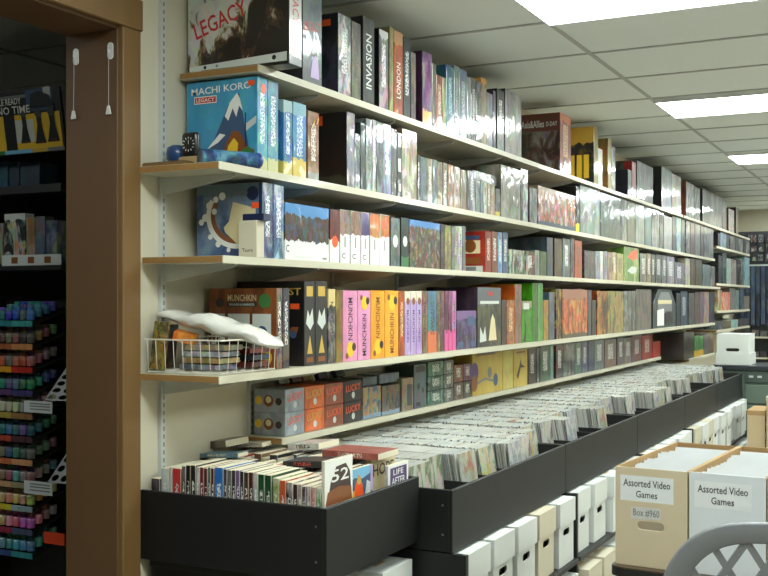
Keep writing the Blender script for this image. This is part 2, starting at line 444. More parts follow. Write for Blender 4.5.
p = Print('R', *o['_dim']); p.text('INVASION', .5, .5, .62, .5, INK['pale'], 90); p.build('spine_lettering', o)
game('top', 379, 388.5, 28, 'grey box with white and pink marks', [(90,88,92),(128,120,128),(170,160,164)], side=DK, letters=(235,230,232), top=(200,200,200), topz=.9)
game('top', 389.5, 393.6, 26, 'slim olive box', [(120,112,80),(160,150,110)])
o = game('top', 394, 403, 29, 'rust orange box', [(128,66,40),(164,90,58)], top=(176,130,88), topz=.85)
p = Print('R', *o['_dim']); p.text('LONDON', .5, .42, .42, .45, INK['pale'], 90); p.build('spine_lettering', o)
game('top', 403.5, 410.5, 36, 'dark slate box with white lettering', [(44,58,66),(66,78,86)], letters=(225,230,232))
game('top', 411, 416, 51, 'slim pinkish mottled box', [(120,92,92),(200,190,180)], side=DK)
o = game('top', 422.5, 432, 50, 'purple fantasy box with yellow foot', [(110,70,130),(160,120,170),(206,186,200)], side=[(40,22,36),(70,44,70)], bot=(206,160,90), botz=.2, letters=(120,30,120)); sticker(o, 'L', .6, .86, .2)
game('top', 432.5, 436.2, 63, 'slim grey-tan box', [(120,112,104),(150,142,130)])
game('top', 436.6, 442.6, 74, 'low red-brown box with pale lettering', [(120,70,56),(150,96,78)], letters=(230,215,200))
game('top', 443, 446.2, 77, 'slim yellow-green box', [(150,156,96),(184,186,130)])
game('top', 446.6, 454, 64, 'light blue box', [(70,140,176),(120,182,206)], letters=(190,225,235), bot=(220,220,220), botz=.06)
game('top', 454.4, 459.2, 65, 'slim mid grey box', [(84,90,96),(120,126,130)], letters=(190,195,198))
game('top', 459.6, 467, 68, 'blue-grey box with white spots', [(78,96,120),(120,134,156)], letters=(220,225,230))
game('top', 467.5, 471, 76, 'slim white box', SILV); game('top', 471.3, 475.8, 77, 'grey-white striped box', GREY, letters=(235,235,235))
game('top', 476.2, 481, 80, 'slim white and grey box', SILV, letters=(60,60,60))
game('top', 481.3, 486.8, 77, 'beige box with orange top', TAN, top=(206,140,60), topz=.9)
game('top', 487.2, 492.8, 92, 'pale lilac box', [(150,144,160),(196,190,206)]); game('top', 493.2, 496, 90, 'slim purple box', [(60,44,80),(84,66,100)])
o = game('top', 497, 504.2, 88, 'black-topped box with white lettering', [(120,122,124),(170,172,172)], side=DK, top=(26,26,30), topz=.55, letters=(232,232,232))
game('top', 505, 521.5, 88, 'wide glossy grey box turned face-out', [(120,116,112),(160,156,150),(180,176,172)], scale=12, side=DK)
dd = cover([(70,44,38),(120,84,70),(150,140,136),(190,186,184)], scale=15, top=(96,42,30), topz=.72, seed=12)
o = game('top', 560, 571, 112, '', [(104,44,34),(140,70,50)], side=dd, depth=.285, letters=(210,170,130), top=(190,96,46), topz=.85, lab='rust-brown war game box turned cover-out with white D-DAY title on the top shelf')
p = Print('L', *o['_dim']); p.text('Axis&Allies', .40, .83, .5, .12, INK['pale']); p.text('D-DAY', .82, .82, .24, .075, INK['pale']); p.build('cover_lettering', o)
yb = cover([(30,34,52),(64,66,70),(170,150,50)], scale=22, top=(190,150,50), topz=.72, seed=5)
o = game('top', 594, 598.2, 126, 'yellow and navy box turned side-on', [(214,186,100),(230,206,140)], side=yb, depth=.285)
p = Print('L', *o['_dim'])
for k in range(5): p.rect(.08+k*.17, .12, .2+k*.17, .52, INK['yellow'])
p.build('cover_art', o)
game('top', 598.6, 602.6, 148, 'slim white box', [(205,205,200),(230,230,226)])
game('top', 608, 611.6, 138, 'pale tan box with tan cover side', [(196,170,110),(220,200,150)], side=[(150,112,56),(176,138,80)], depth=.28)
game('top', 612, 615.4, 146, 'slim silver-white box', SILV)
game('top', 628, 631.5, 169, 'small navy box', [(22,26,44),(36,40,60)], depth=.09); game('top', 632, 636, 161, 'slim red and white box', [(150,26,34),(186,48,50)], depth=.06)
game('top', 637, 653, 160, 'wide glare-silvered box turned face-out', SILV, scale=10); game('top', 661.5, 671.5, 166, 'wide pale silver box beside a dark gap', [(130,140,146),(176,184,188)], side=DK, scale=10)  # pale greys of the first wide face stand in for white glare
game('top', 672, 681, 173, 'wide warm silver box', [(150,146,134),(190,186,176)], scale=10)
F1 = dict(zs=ZS['top'])
game('top', 686.2, 694, 181, 'silver box beside a brown one', SILV, side=[(90,48,30),(110,62,42)]); game('top', 694.4, 700, 186, 'slim grey-silver box', GREY)
game('top', 702.5, 722, 188, 'widest silver box turned face-out', SILV, scale=8, side=DK); game('top', 722.4, 726.5, 198, 'slim black box', DK)
game('top', 728.5, 734.2, 208, 'pale box with dark red edge', [(150,150,152),(200,200,202)], side=[(70,26,26),(90,40,36)]); game('top', 736, 738.5, 207, 'slim dark red box', [(76,34,34),(100,52,48)])
# ---- second shelf
sky = cover([(70,150,188),(96,176,210)], scale=7, wrap=.4, seed=2)
o = game('second', 257.3, 267.6, 75, '', [(90,172,206),(140,204,226)], side=sky, depth=.29, letters=(235,240,240), bot=(190,190,130), botz=.12,
         lab='large sky-blue game box with a snow-capped mountain cover on the second shelf')
p = Print('L', *o['_dim'])
p.poly([(.3,.18),(.6,.72),(.75,.84),(.9,.18)], INK['slate']); p.poly([(.55,.6),(.62,.74),(.72,.84),(.76,.78),(.8,.64),(.75,.7),(.71,.58),(.66,.68),(.6,.55)], INK['white'])
p.poly([(.3,.26),(.48,.42),(.56,.4),(.45,.32)], INK['white']); p.poly([(.84,.42),(.98,.5),(.99,.58),(.84,.5)], INK['pale'])
p.poly([(.5,.08),(.56,.3),(.66,.44),(.76,.42),(.86,.26),(.96,.22),(.97,.06)], INK['brown']); p.poly([(.56,.12),(.6,.28),(.68,.36),(.74,.3),(.72,.14)], INK['yellow'])
p.poly([(.76,.08),(.78,.22),(.88,.26),(.95,.2),(.93,.08)], INK['green']); p.poly([(.4,.04),(.5,.16),(.7,.1),(.66,.03)], INK['dark'])
p.rect(.835,.26,.85,.62,INK['navy'])
p.text('MACHI KORO', .5, .9, .84, .075, INK['white'], 1.5); p.rect(.12,.755,.44,.835,INK['white']); p.rect(.13,.765,.43,.825,INK['red']); p.text('LEGACY', .28, .795, .26, .04, INK['white'])
p.rect(.88,.9,.97,.955,INK['orange']); p.build('cover_art', o)
p = Print('R', *o['_dim']); p.disc(.6,.88,.28,INK['orange']); p.build('spine_emblem', o)
o = game('second', 268, 278.6, 78, 'sky-blue mountain game box, second copy', [(96,176,208),(150,206,224)], letters=(240,240,240), bot=(196,196,140), botz=.14, lab='sky-blue game box spine pressed against the mountain-cover box, second copy of it')
bl = [(40,120,186),(78,150,206)]
game('second', 283.5, 292.5, 99, 'bright blue box with yellow foot', bl, letters=(225,235,240), bot=(200,186,96), botz=.2, top=(150,180,180), topz=.86)
game('second', 293, 306.5, 101, 'wider bright blue box with yellow picture', bl, letters=(225,235,240), bot=(206,180,80), botz=.25, top=(120,170,190), topz=.86)
o = game('second', 308, 319, 110, 'orange box with black and yellow hazard stripes', [(176,110,70),(206,140,96),(214,170,130)], letters=(230,225,215), bot=(120,116,110), botz=.12)
p = Print('R', *o['_dim'])
for k in range(4): p.poly([(.15+k*.2,.72+k*.035),(.27+k*.2,.74+k*.035),(.5+k*.17,.86+k*.025),(.38+k*.17,.84+k*.025)], INK['black' if k % 2 == 0 else 'yellow'])
p.build('hazard_stripes', o)
o = game('second', 346.8, 355, 111, 'black box with silver spine and orange sticker', [(150,154,154),(200,203,203)], side=cover([(14,14,17),(20,20,26),(36,40,44)], scale=10, bot=(44,50,36), botz=.14), depth=.26); sticker(o, 'L', .5, .9, .2)
game('second', 355.4, 360, 133, 'low slim silver box', SILV, letters=(80,80,80)); game('second', 360.6, 365.6, 122, 'slim dark green box', [(22,44,40),(50,74,70)])
for i, (a, b, v, d, c) in enumerate([(366,372,118,'greenish silver box',[(104,118,112),(160,170,166)]), (372.3,376.2,119,'slim pink-silver box',[(140,124,124),(190,180,180)]), (376.5,383,121,'white and grey glossy box',SILV), (383.3,391,123,'bluish silver box',[(104,120,134),(160,176,190)]), (391.3,396.8,128,'grey-brown glossy box',[(96,90,86),(150,142,136)])]):
    game('second', a, b, v, d, c, letters=(235,236,236) if i % 2 else (70,70,76))
o = game('second', 397.2, 401.8, 132, 'black strip box with white blocks', [(40,42,44),(64,66,70)])
p = Print('R', *o['_dim']); p.rect(.2,.78,.8,.95,INK['white']); p.rect(.2,.4,.8,.6,INK['pale']); p.rect(.25,.1,.8,.22,INK['pale']); p.build('spine_blocks', o)
game('second', 402.2, 417, 128, 'sandy mottled box turned face-out', [(130,116,100),(176,160,140),(214,206,194)], scale=24)
row = [(417.5,420,154,'slim dark box',DK), (420.3,427,156,'teal-grey box',[(76,98,106),(120,140,146)]), (427.3,432.6,158,'white and brown box',[(150,120,96),(210,200,186)]), (433,437,159,'slim pale blue box',[(120,150,166),(190,204,210)]),
       (437.3,442.6,161,'cream speckled box',TAN), (443,447.6,162,'slim tan-white box',[(170,150,124),(214,204,190)]), (448,453.8,164,'orange-brown box',[(150,90,52),(196,140,96)]), (454.2,460,166,'pinkish cream box',[(176,150,136),(220,210,200)]),
       (460.4,466.6,169,'yellow-tan box',[(170,140,80),(206,184,130)]), (467,469,170,'very slim black box',DK), (469.3,475,170,'lilac-silver box',[(140,138,150),(190,190,200)]), (475.4,480,180,'slim grey-silver box',SILV), (480.3,483.4,181,'slim blue-grey box',[(80,104,126),(120,140,160)]),
       (483.7,487,182,'slim white-brown box',[(160,150,140),(210,205,198)]), (487.3,490.8,183,'slim dark tan box',[(110,92,76),(150,132,112)]), (491,495,184,'slim pale tan box',TAN), (495.4,500,188,'dark box with yellow foot',[(40,38,34),(70,66,60)])]
for a, b, v, d, c in row: game('second', a, b, v, d, c, bot=(206,180,70) if 'yellow foot' in d else None, letters=R.choice([None,(235,235,232),(60,60,64)]))
bx = at(474, 182, Yat(474, 1.9)); 
game('second', 501, 520.6, 164, 'wide glossy beige box turned face-out', [(120,114,96),(170,164,146),(206,202,190)], scale=13); game('second', 521, 522.8, 168, 'very slim black box', DK); game('second', 523.1, 528, 169, 'slim glossy silver box', SILV)
game('second', 529.5, 537.4, 187, 'low silver box with dark red side', SILV, side=[(60,22,26),(84,34,38)]); 
o = game('second', 538, 575.6, 185, '', [(110,60,36),(176,120,60),(150,96,110),(206,190,176)], scale=40, live=.6, top=(150,128,110), topz=.86, bot=(48,66,84), botz=.13, lab='wide orange and brown battle-scene box turned face-out on the second shelf')
game('second', 576.2, 579.6, 186, 'slim black box with yellow foot', DK, bot=(226,206,30), botz=.2, depth=.28); game('second', 580.2, 599.8, 184, 'wide pale green silver box turned face-out', [(120,136,128),(170,184,178)], scale=9)
game('second', 600.4, 620.8, 192, '', [(20,34,34),(44,76,66),(110,150,140)], scale=9, top=(40,56,62), topz=.82, lab='dark green landscape box turned face-out on the second shelf')
row = [(621.3,627,196,'slim silver box',SILV),(627.4,635,198,'olive box',[(84,88,50),(120,122,76)]),(635.4,644.6,200,'silver-green box',[(130,144,136),(186,196,190)]),(645,651.6,204,'teal box',[(52,104,116),(96,146,154)]),(652,659.4,207,'silver-grey box',SILV),(659.8,663.4,212,'slim charcoal box',GREY),
       (664,672,215,'white glossy box',[(190,190,190),(225,225,225)]),(672.4,676.2,214,'slim near-black box',DK),(676.6,681,214,'pale teal silver box',[(120,150,150),(180,200,200)]),(681.3,684.8,216,'slim dark grey box',[(40,42,46),(70,72,76)])]
for a, b, v, d, c in row: game('second', a, b, v, d, c)
row = [(686.3,690,219,'silver box',SILV),(690.4,694.8,221,'brick-red box',[(96,52,36),(130,80,60)]),(695.2,700.4,222,'white-silver box',[(160,160,162),(210,210,212)]),(700.8,703.8,224,'slim black box',DK),(704.2,713.4,226,'wide silver box',SILV)]
for a, b, v, d, c in row: game('second', a, b, v, d+' of the second rack', c)
row = [(718,720.2,233,'dark slim box',DK),(720.5,726.6,231,'blue silver box',[(110,130,146),(170,184,196)]),(727,729,232,'slim black box',DK),(730,735,233,'low silver box',SILV),(735.3,739,234,'grey box',GREY),(739.4,743,235,'pale grey box',SILV),(743.4,746,236,'slim charcoal box',DK),(746.4,749.4,237,'grey-white box',SILV)]
for a, b, v, d, c in row: game('second', a, b, v, d+' of the farthest rack', c, zs=ZF['second'], zmax=ZS['top']-.024)
# ---- third shelf
ts_c = cover([(62,84,124),(92,116,154),(130,150,176)], scale=10, wrap=.5, top=(96,116,130), topz=.86, seed=4)
o = game('third', 262.5, 273, 182, '', [(60,76,112),(110,126,156),(170,180,196)], side=ts_c, depth=.262, scale=34, letters=(225,228,232), lab='dark blue game box with cream and white spiral cover on the third shelf')
p = Print('L', *o['_dim'])
arc = lambda r, a0, a1, n=16: [(.62 + r*math.cos(math.radians(a0+(a1-a0)*k/n)), .58 + r*.95*math.sin(math.radians(a0+(a1-a0)*k/n))) for k in range(n+1)]
p.poly(arc(.47,150,275)+arc(.33,275,150), INK['white']); p.poly(arc(.40,150,272)+arc(.33,272,150), INK['brown'])
p.poly([(.56,.76),(.9,.66),(.9,.2),(.62,.2),(.44,.36),(.42,.42),(.5,.5)], INK['cream'])
for (a, b, r) in ((.2,.72,.05),(.3,.8,.04),(.4,.84,.05),(.14,.56,.05),(.08,.5,.04),(.28,.64,.04),(.22,.3,.035),(.34,.2,.04),(.5,.12,.03)): p.disc(a,b,r,INK['white'])
p.disc(.86,.86,.09,INK['navy']); p.text('Tsuro', .64, .88, .3, .08, INK['grey']); p.rect(.85,.66,.96,.74,INK['orange']); p.rect(.955,0,1,1,INK['navy']); p.build('cover_art', o)
game('third', 273.4, 284, 184, '', [(66,84,120),(116,132,160),(180,190,204)], scale=34, letters=(228,230,234), lab='blue and white mottled game box spine right of the spiral-cover box')
o = game('third', 285, 329, 202, '', [(120,60,40),(60,66,44),(150,110,90),(70,120,160)], scale=58, live=.6, top=(60,130,190), topz=.8, bot=(228,228,226), botz=.34, lab='wide white box with crowded red and blue artwork turned face-out on the third shelf')
p = Print('R', *o['_dim']); p.text('C', .05, .2, .07, .13, INK['navy']); p.rect(.2,.05,.62,.075,INK['pale']); p.rect(.84,.045,.94,.08,INK['grey']); p.build('cover_lettering', o)
cw = (228,226,222)
o = game('third', 330, 339.6, 209, 'white box with red top and orange ball', [(140,40,30),(176,60,44)], bot=cw, botz=.45); p = Print('R', *o['_dim']); p.disc(.5,.4,.32,INK['orange']); p.build('spine_picture', o)
for a, b, c, d in ((340,350,[(150,104,84),(196,160,140),(210,190,170)],'white box with brown crowd top'), (350.4,360.6,[(146,100,80),(190,150,130),(214,196,180)],'white box with brown crowd top, second copy'),
                   (361,369.6,[(96,76,140),(130,112,166)],'white box with purple top'), (370,379.6,[(206,120,60),(224,160,110)],'white box with orange top'), (380,389.6,[(214,126,64),(226,166,120)],'white box with orange top, second copy')):
    o = game('third', a, b, 209 + (a-340)*.13, d, c, bot=cw, botz=.55, side=[cw]); p = Print('R', *o['_dim'])
    if a < 362: p.text('C', .35, .14, .36, .1, INK['navy'])
    p.rect(.42,.3,.54,.5,INK['grey']); p.build('spine_marks', o)
for a, b, d, c in ((390.5,400,'grey-green box with white oval',[(70,84,78),(120,126,120)]), (401,409,'dark teal box with white oval',[(34,54,52),(60,80,76)])):
    o = game('third', a, b, 217, d, c, side=DK, bot=(60,110,70) if a > 400 else None, botz=.2); p = Print('R', *o['_dim']); p.disc(.5,.52,.3,INK['pale'],sx=.9); p.build('spine_emblem', o)
game('third', 409.6, 440.2, 219, '', [(90,70,50),(150,130,96),(70,84,100),(196,180,160)], scale=64, live=.7, top=(70,120,176), topz=.86, lab='wide crowded-artwork box with blue sky turned face-out on the third shelf')
row = [(440.6,444.6,224,'slim plum-grey box',[(80,70,84),(110,100,112)]),(445,451,225,'yellow-grey box',[(130,124,90),(180,168,120)])]
for i, a in enumerate((451.6,455.2,458.8,462.4)): row.append((a,a+3.3,226,'slim white box, %s of four alike' % ['first','second','third','last'][i],[(190,186,182),(226,226,224)]))
for a, b, v, d, c in row: game('third', a, b, v, d, c, letters=(110,90,80))
rd = cover([(150,44,34),(166,58,44)], scale=6, seed=9)
o = game('third', 485.4, 491.4, 231, '', [(176,60,46),(196,84,64)], side=rd, depth=.27, letters=(230,200,180), lab='red game box with pictures on its cover side, standing before orange and blue spines')
p = Print('L', *o['_dim']); p.rect(.1,.8,.88,.9,INK['slate']); p.rect(.08,.46,.9,.78,INK['cream']); p.disc(.42,.6,.15,INK['navy']); p.disc(.7,.64,.12,INK['brown']); p.rect(.08,.2,.9,.36,INK['brown']); p.rect(.55,.02,.95,.16,INK['pale']); p.rect(.62,.04,.82,.14,INK['grey']); p.build('cover_art', o)
row = [(491.8,497.6,231,'orange box',[(196,110,70),(214,140,100)]),(498,502.4,232,'light blue box',[(110,140,176),(160,184,206)]),(502.8,508,232,'mid blue box',[(84,120,166),(130,160,196)])]
for a, b, v, d, c in row: game('third', a, b, v, d, c, letters=(235,235,235))
row = [(509.5,525,249,'low green and white picture box',[(60,84,60),(130,140,120),(196,200,196)]),(525.4,534.6,251,'low red and green picture box',[(110,40,36),(80,96,60),(196,190,180)]),(535,539.6,250,'low white slim box',[(190,190,184),(220,220,214)]),(540,546.6,251,'low green box',[(70,110,60),(130,150,110)]),
       (547,553,237,'blue-grey upright box',[(84,100,120),(120,136,150)]),(554.5,562,238,'brown upright box',[(110,80,60),(150,120,96)]),(562.8,570,238,'tall silver-grey box',[(120,126,128),(160,166,166)]),(570.4,574.4,238,'slim grey box',GREY),(574.8,582,240,'bright orange box',[(206,96,60),(220,120,84)]),
       (584.5,595,250,'grey and plum picture box',[(90,80,84),(150,146,146),(80,50,60)]),(595.4,599.6,251,'slim ice-blue box',[(170,184,200),(206,214,222)]),(600,603.4,251,'slim white box',[(206,206,204),(226,226,224)]),(603.8,607.6,251,'slim lilac-white box',[(190,186,200),(214,210,220)]),(608,612,252,'slim pink-red box',[(176,130,120),(206,180,170)]),(612.4,616.4,252,'slim tan box',TAN),(616.8,623.4,253,'yellow-olive box',[(170,160,96),(206,196,140)])]
for a, b, v, d, c in row: game('third', a, b, v, d, c, letters=R.choice([(235,235,235),(70,60,60)]))
o = game('third', 624, 639, 246, '', [(96,140,60),(126,160,90),(206,196,130)], scale=14, lab='green box with an orange blaze of artwork turned face-out on the third shelf')
p = Print('R', *o['_dim']); p.poly([(.2,.7),(.5,.9),(.9,.95),(.85,.7),(.55,.62)], INK['orange']); p.poly([(.2,.3),(.5,.45),(.85,.42),(.8,.28),(.5,.22)], INK['pale']); p.build('cover_art', o)
row = [(640,646.4,253,'pale silver box',SILV),(646.8,651,253,'slim sand box',TAN),(651.4,655,254,'slim grey-green box',[(96,104,96),(140,146,138)]),(655.4,661.6,254,'grey box with pale stripes',GREY),(662,666.6,255,'slim silver box',SILV),(667,674.4,256,'white and purple box',[(150,140,160),(206,204,210)]),(674.8,683.6,262,'purple-grey box',[(100,96,116),(150,146,160)])]
for a, b, v, d, c in row: game('third', a, b, v, d, c, letters=(235,235,235))
row = [(685.5,690,258,'pale cream box',[(170,166,150),(200,196,184)]),(690.4,695,258,'dark brown box',[(60,44,28),(90,68,44)]),(695.4,702,258,'olive-brown box',[(70,64,40),(110,100,70)]),(702.6,710,264,'teal-white box',[(110,150,160),(176,200,204)]),(710.4,715,266,'grey-white box',SILV)]
for a, b, v, d, c in row: game('third', a, b, v, d+' of the second rack', c)
row = [(718.5,722,255,'navy slim box',DK),(722.4,726.4,253,'dark teal box',[(40,76,84),(80,116,120)]),(726.8,731,258,'mint white box',[(170,190,180),(214,222,214)]),(731.4,736.4,259,'pinkish white box',[(200,180,176),(226,214,210)]),(736.8,740.6,259,'slim black box',DK),(741,744,259,'pale silver box',SILV),(744.4,749.6,257,'teal and white box',[(110,160,166),(190,210,210)])]
for a, b, v, d, c in row: game('third', a, b, v, d+' of the farthest rack', c, zs=ZF['third'], zmax=ZF['second']-.024)
# ---- fourth shelf
mw = cover([(120,70,34),(150,92,48),(110,60,30)], scale=8, wrap=.4, seed=6)
o = game('fourth', 276.4, 282.6, 288, '', [(130,84,54),(160,140,130),(70,60,90)], side=mw, depth=.275, letters=(225,220,210), lab='orange-brown card game box with three picture panels behind the wire basket')
p = Print('L', *o['_dim']); p.text('MUNCHKIN', .5, .88, .42, .08, INK['cream']); p.rect(.28,.765,.72,.825,INK['dark']); p.text('WARHAMMER', .5, .795, .38, .035, INK['pale'])
for a, b in ((.05,.25),(.3,.62),(.66,.93)):
    p.rect(a,.28,b,.68,INK['pale']); p.disc((a+b)/2,.45,.08,INK['slate']); p.disc((a+b)/2-.04,.38,.05,INK['brown'])
p.disc(.18,.82,.06,INK['dark']); p.disc(.84,.84,.09,INK['green']); p.disc(.6,.22,.06,INK['red']); p.disc(.7,.16,.08,INK['purple']); p.disc(.86,.14,.09,INK['yellow']); p.build('cover_art', o)
game('fourth', 283, 289.6, 288, '', [(120,116,130),(60,60,90),(170,150,130)], letters=(228,225,220), lab='blue and brown game box spine right of the orange-brown card game box')
qs = cover([(20,18,19),(30,26,26),(52,40,34)], scale=9, wrap=.4, seed=8)
def qspine(o):
    p = Print('R', *o['_dim']); p.rect(.2,.82,.8,.94,INK['gold']); p.poly([(.15,.5),(.3,.66),(.5,.58),(.75,.68),(.85,.5),(.55,.42)], INK['pale']); p.poly([(.25,.14),(.5,.36),(.75,.14)], INK['gold']); p.rect(.2,.04,.8,.1,INK['brown']); p.build('spine_art', o)
o = game('fourth', 304.2, 315, 281, '', [(40,40,46),(58,56,60)], side=qs, depth=.285, lab='tall black quest game box with gold lettering and orange sticker on the fourth shelf'); qspine(o)
p = Print('L', *o['_dim']); p.text('QUEST', .7, .87, .5, .1, INK['gold']); p.rect(.8,.67,.93,.735,INK['orange']); p.poly([(.74,.36),(.82,.46),(.92,.46),(.88,.34)], INK['brown']); p.disc(.84,.37,.05,INK['slate']); p.build('cover_art', o)
o = game('fourth', 315.4, 327.4, 281, '', [(40,40,46),(58,56,60)], lab='black game box with gold and white knight spine, pressed against the tall quest box'); qspine(o)
game('fourth', 328.4, 335.6, 289, 'black and white box with yellow top', [(60,60,62),(150,150,150),(214,210,200)], top=(214,190,130), topz=.75, letters=(20,20,20)); game('fourth', 336, 342.6, 290, 'olive yellow box', [(130,110,50),(170,144,70)])
for a, b, c, ink, d in ((343,357.4,(224,156,190),'dark','pink card game box with title reading downward'), (357.8,370.6,(226,160,196),'dark','pink card game box with title reading upward'), (371,384.6,(226,160,50),'gold','golden-orange card game box with title reading downward'), (385,398.6,(228,166,60),'gold','golden-orange card game box with title reading upward')):
    dn = 'down' in d
    o = game('fourth', a, b, 290.5, d, [c, tuple(min(255,x+14) for x in c)], wrap=.4); p = Print('R', *o['_dim'])
    p.text('MUNCHKIN', .5, .6 if dn else .36, .6, .32, INK['dark' if ink == 'dark' else 'brown'], -90 if dn else 90)
    p.disc(.5, .17 if dn else .82, .26, INK['yellow']); p.disc(.75, .2 if dn else .85, .14, INK['dark']); p.disc(.25, .08 if dn else .9, .1, INK['brown']); p.build('spine_art', o)
game('fourth', 399, 404.6, 291, 'orange and rust box', [(170,76,36),(206,110,60)], letters=(230,200,150))
for i, a in enumerate((405,410.8,416.6)):
    o = game('fourth', a, a+5.4, 291, 'lavender card game box, %s of three alike' % ['first','middle','last'][i], [(184,160,206),(206,186,222)], wrap=.4, top=(214,206,190), topz=.86); p = Print('R', *o['_dim']); p.text('MUNCHKIN', .5, .45, .5, .4, INK['purple'], -90); p.disc(.5,.84,.3,INK['brown']); p.build('spine_art', o)
row = [(422.4,427.6,291,'brown and grey box',[(110,84,64),(150,130,110)],None),(428,436.8,291,'sky blue box with orange foot',[(110,170,200),(140,190,214)],(206,110,70)),(437.2,440.6,291,'slim cream box',TAN,None),(441,444.6,291,'slim pink-brown box',[(150,100,110),(206,170,176)],None),
       (445,448.4,291,'pink box with dark middle, first of three',[(150,90,120),(90,50,70)],(214,90,150)),(448.8,452.2,291,'pink box with dark middle, second of three',[(150,90,120),(90,50,70)],(214,90,150)),(452.6,456.2,291,'pink box with pale edge, last of three',[(206,150,190),(226,180,206)],(214,90,150))]
for a, b, v, d, c, bt in row: game('fourth', a, b, v, d, c, bot=bt, botz=.35, letters=(60,40,60))
st = cover([(40,30,40),(62,48,60)], scale=30, seed=11)
o = game('fourth', 477.5, 501, 287, '', [(60,66,64),(90,92,84),(130,120,96)], scale=15, side=st, depth=.27, top=(96,100,106), topz=.72, lab='grey adventure game box turned face-out beside a low purple box')
p = Print('R', *o['_dim']); p.rect(.45,.86,.62,.93,INK['red']); p.rect(.1,.72,.9,.77,INK['pale']); p.poly([(.45,.1),(.55,.45),(.62,.55),(.72,.45),(.8,.1)], INK['cream']); p.poly([(.08,.08),(.1,.34),(.22,.2),(.3,.35),(.36,.1)], INK['pale']); p.build('cover_art', o)
o = game('fourth', 456.8, 476.4, 311, '', [(70,50,90),(110,84,130),(130,120,150)], scale=26, setb=.0, depth=.05, top=(120,90,140), topz=.78, lab='low purple box turned face-out in front of a striped dark box')
p = Print('R', *o['_dim']); p.rect(.55,.6,.9,.85,INK['slate']); p.rect(.05,.05,.3,.2,INK['slate']); p.rect(.7,.05,.95,.2,INK['slate']); p.build('cover_art', o)
game('fourth', 501.6, 506.6, 300, 'slim dark brown box', [(76,60,64),(100,84,84)], depth=.12); game('fourth', 507, 514.6, 300, 'orange figure box', [(196,110,60),(206,150,96),(150,90,80)], letters=(230,200,160), depth=.12)
game('fourth', 515, 521.6, 284, 'tall pinkish box beside orange cover side', [(176,120,110),(200,180,170)], side=[(206,110,30),(216,130,40)])
o = game('fourth', 532.6, 537.6, 283, 'tall green box', [(90,150,70),(130,180,110)], side=[(70,150,20),(96,176,40)], letters=(60,110,50)); game('fourth', 538, 543, 283, 'tall green box, second copy', [(90,160,84),(140,190,126)], letters=(60,120,60))
o = game('fourth', 522.2, 532, 301, '', [(60,140,20),(96,176,40)], scale=8, depth=.04, lab='lime green box with a black figure, standing low in front of taller boxes', top=(150,140,110), topz=.8); p = Print('R', *o['_dim']); p.poly([(.05,.02),(.3,.3),(.2,.6),(.4,.4),(.35,.02)], INK['black']); p.rect(.1,.8,.7,.95,INK['pale']); p.build('cover_art', o)
row = [(543.4,548.6,300,'golden yellow box',[(214,160,60),(226,180,90)]),(549,554.6,292,'slate blue box',[(76,88,104),(110,120,134)]),(556,561.6,289,'black box with red and yellow',[(30,20,22),(90,30,26),(190,160,50)])]
for a, b, v, d, c in row: game('fourth', a, b, v, d, c)
game('fourth', 562.2, 587.6, 289, '', [(110,56,34),(176,90,50),(200,140,96)], scale=26, live=.5, top=(150,100,84), topz=.8, bot=(70,60,50), botz=.1, lab='wide fiery orange box turned face-out on the fourth shelf')
game('fourth', 588, 591.6, 290, 'slim purple-grey box', [(80,76,96),(110,106,124)]); game('fourth', 592, 596, 300, 'slim dark grey box', DK)
game('fourth', 597, 607.4, 291, 'box of orange and black flames', [(40,24,20),(206,110,30),(226,170,60)], scale=16); game('fourth', 607.8, 623.6, 291, 'wide olive-yellow box turned face-out', [(150,130,60),(176,160,96),(80,84,56)], scale=14)
row = [(624,627.8,291,'slim white box'),(628.2,631.8,291,'slim grey-white box'),(632.2,635.6,291,'slim pale box')]
for a, b, v, d in row: game('fourth', a, b, v, d, SILV)
game('fourth', 636, 651.4, 289, 'wide grey sketch-cover box', [(110,106,104),(160,156,152),(190,170,160)], scale=16)
game('fourth', 680.6, 687.4, 291, 'dark blue upright box', [(34,44,60),(60,76,96)], letters=(200,205,210)); game('fourth', 676.4, 680.2, 293, 'slim navy box', [(26,32,46),(44,52,70)])
row = [(689,694.6,293,'grey box with pale slash',[(80,80,84),(130,130,134)]),(695,699.6,292,'dusky brown box',[(84,66,62),(110,90,84)]),(700,703.8,292,'mauve box',[(140,116,140),(176,156,176)]),(704.2,709,292,'lilac box with yellow figure',[(150,130,150),(186,160,110)]),(709.4,714.4,292,'navy box with yellow edge',[(36,44,66),(66,74,96)])]
for a, b, v, d, c in row: game('fourth', a, b, v, d+' of the second rack', c)
row = [(718,722,290,'pale brown box',TAN),(722.6,730,292,'orange and white box',[(206,96,50),(220,190,170)]),(730.6,735,288,'white box',[(190,190,184),(220,220,216)]),(735.4,739,290,'grey-green box',[(110,124,116),(150,164,156)]),(740.4,744,289,'dark blue box',[(50,66,84),(84,100,116)]),(744.4,749.4,296,'tan-grey box',[(120,110,100),(150,140,130)])]
for a, b, v, d, c in row: game('fourth', a, b, v, d+' of the farthest rack', c, zs=ZF['fourth'], zmax=ZF['third']-.024)
row = [(718,724,331,'low grey box',GREY),(725,731,330,'low tan box',TAN),(731.6,738,329,'low mint box',[(150,180,180),(190,210,210)]),(739,749,328,'low brown-grey box',[(90,84,80),(130,124,120)])]
for a, b, v, d, c in row: game('lowest', a, b, v-9, d+' of the farthest rack', c, zs=ZF['lowest'], zmax=ZF['fourth']-.024, xs=XS)
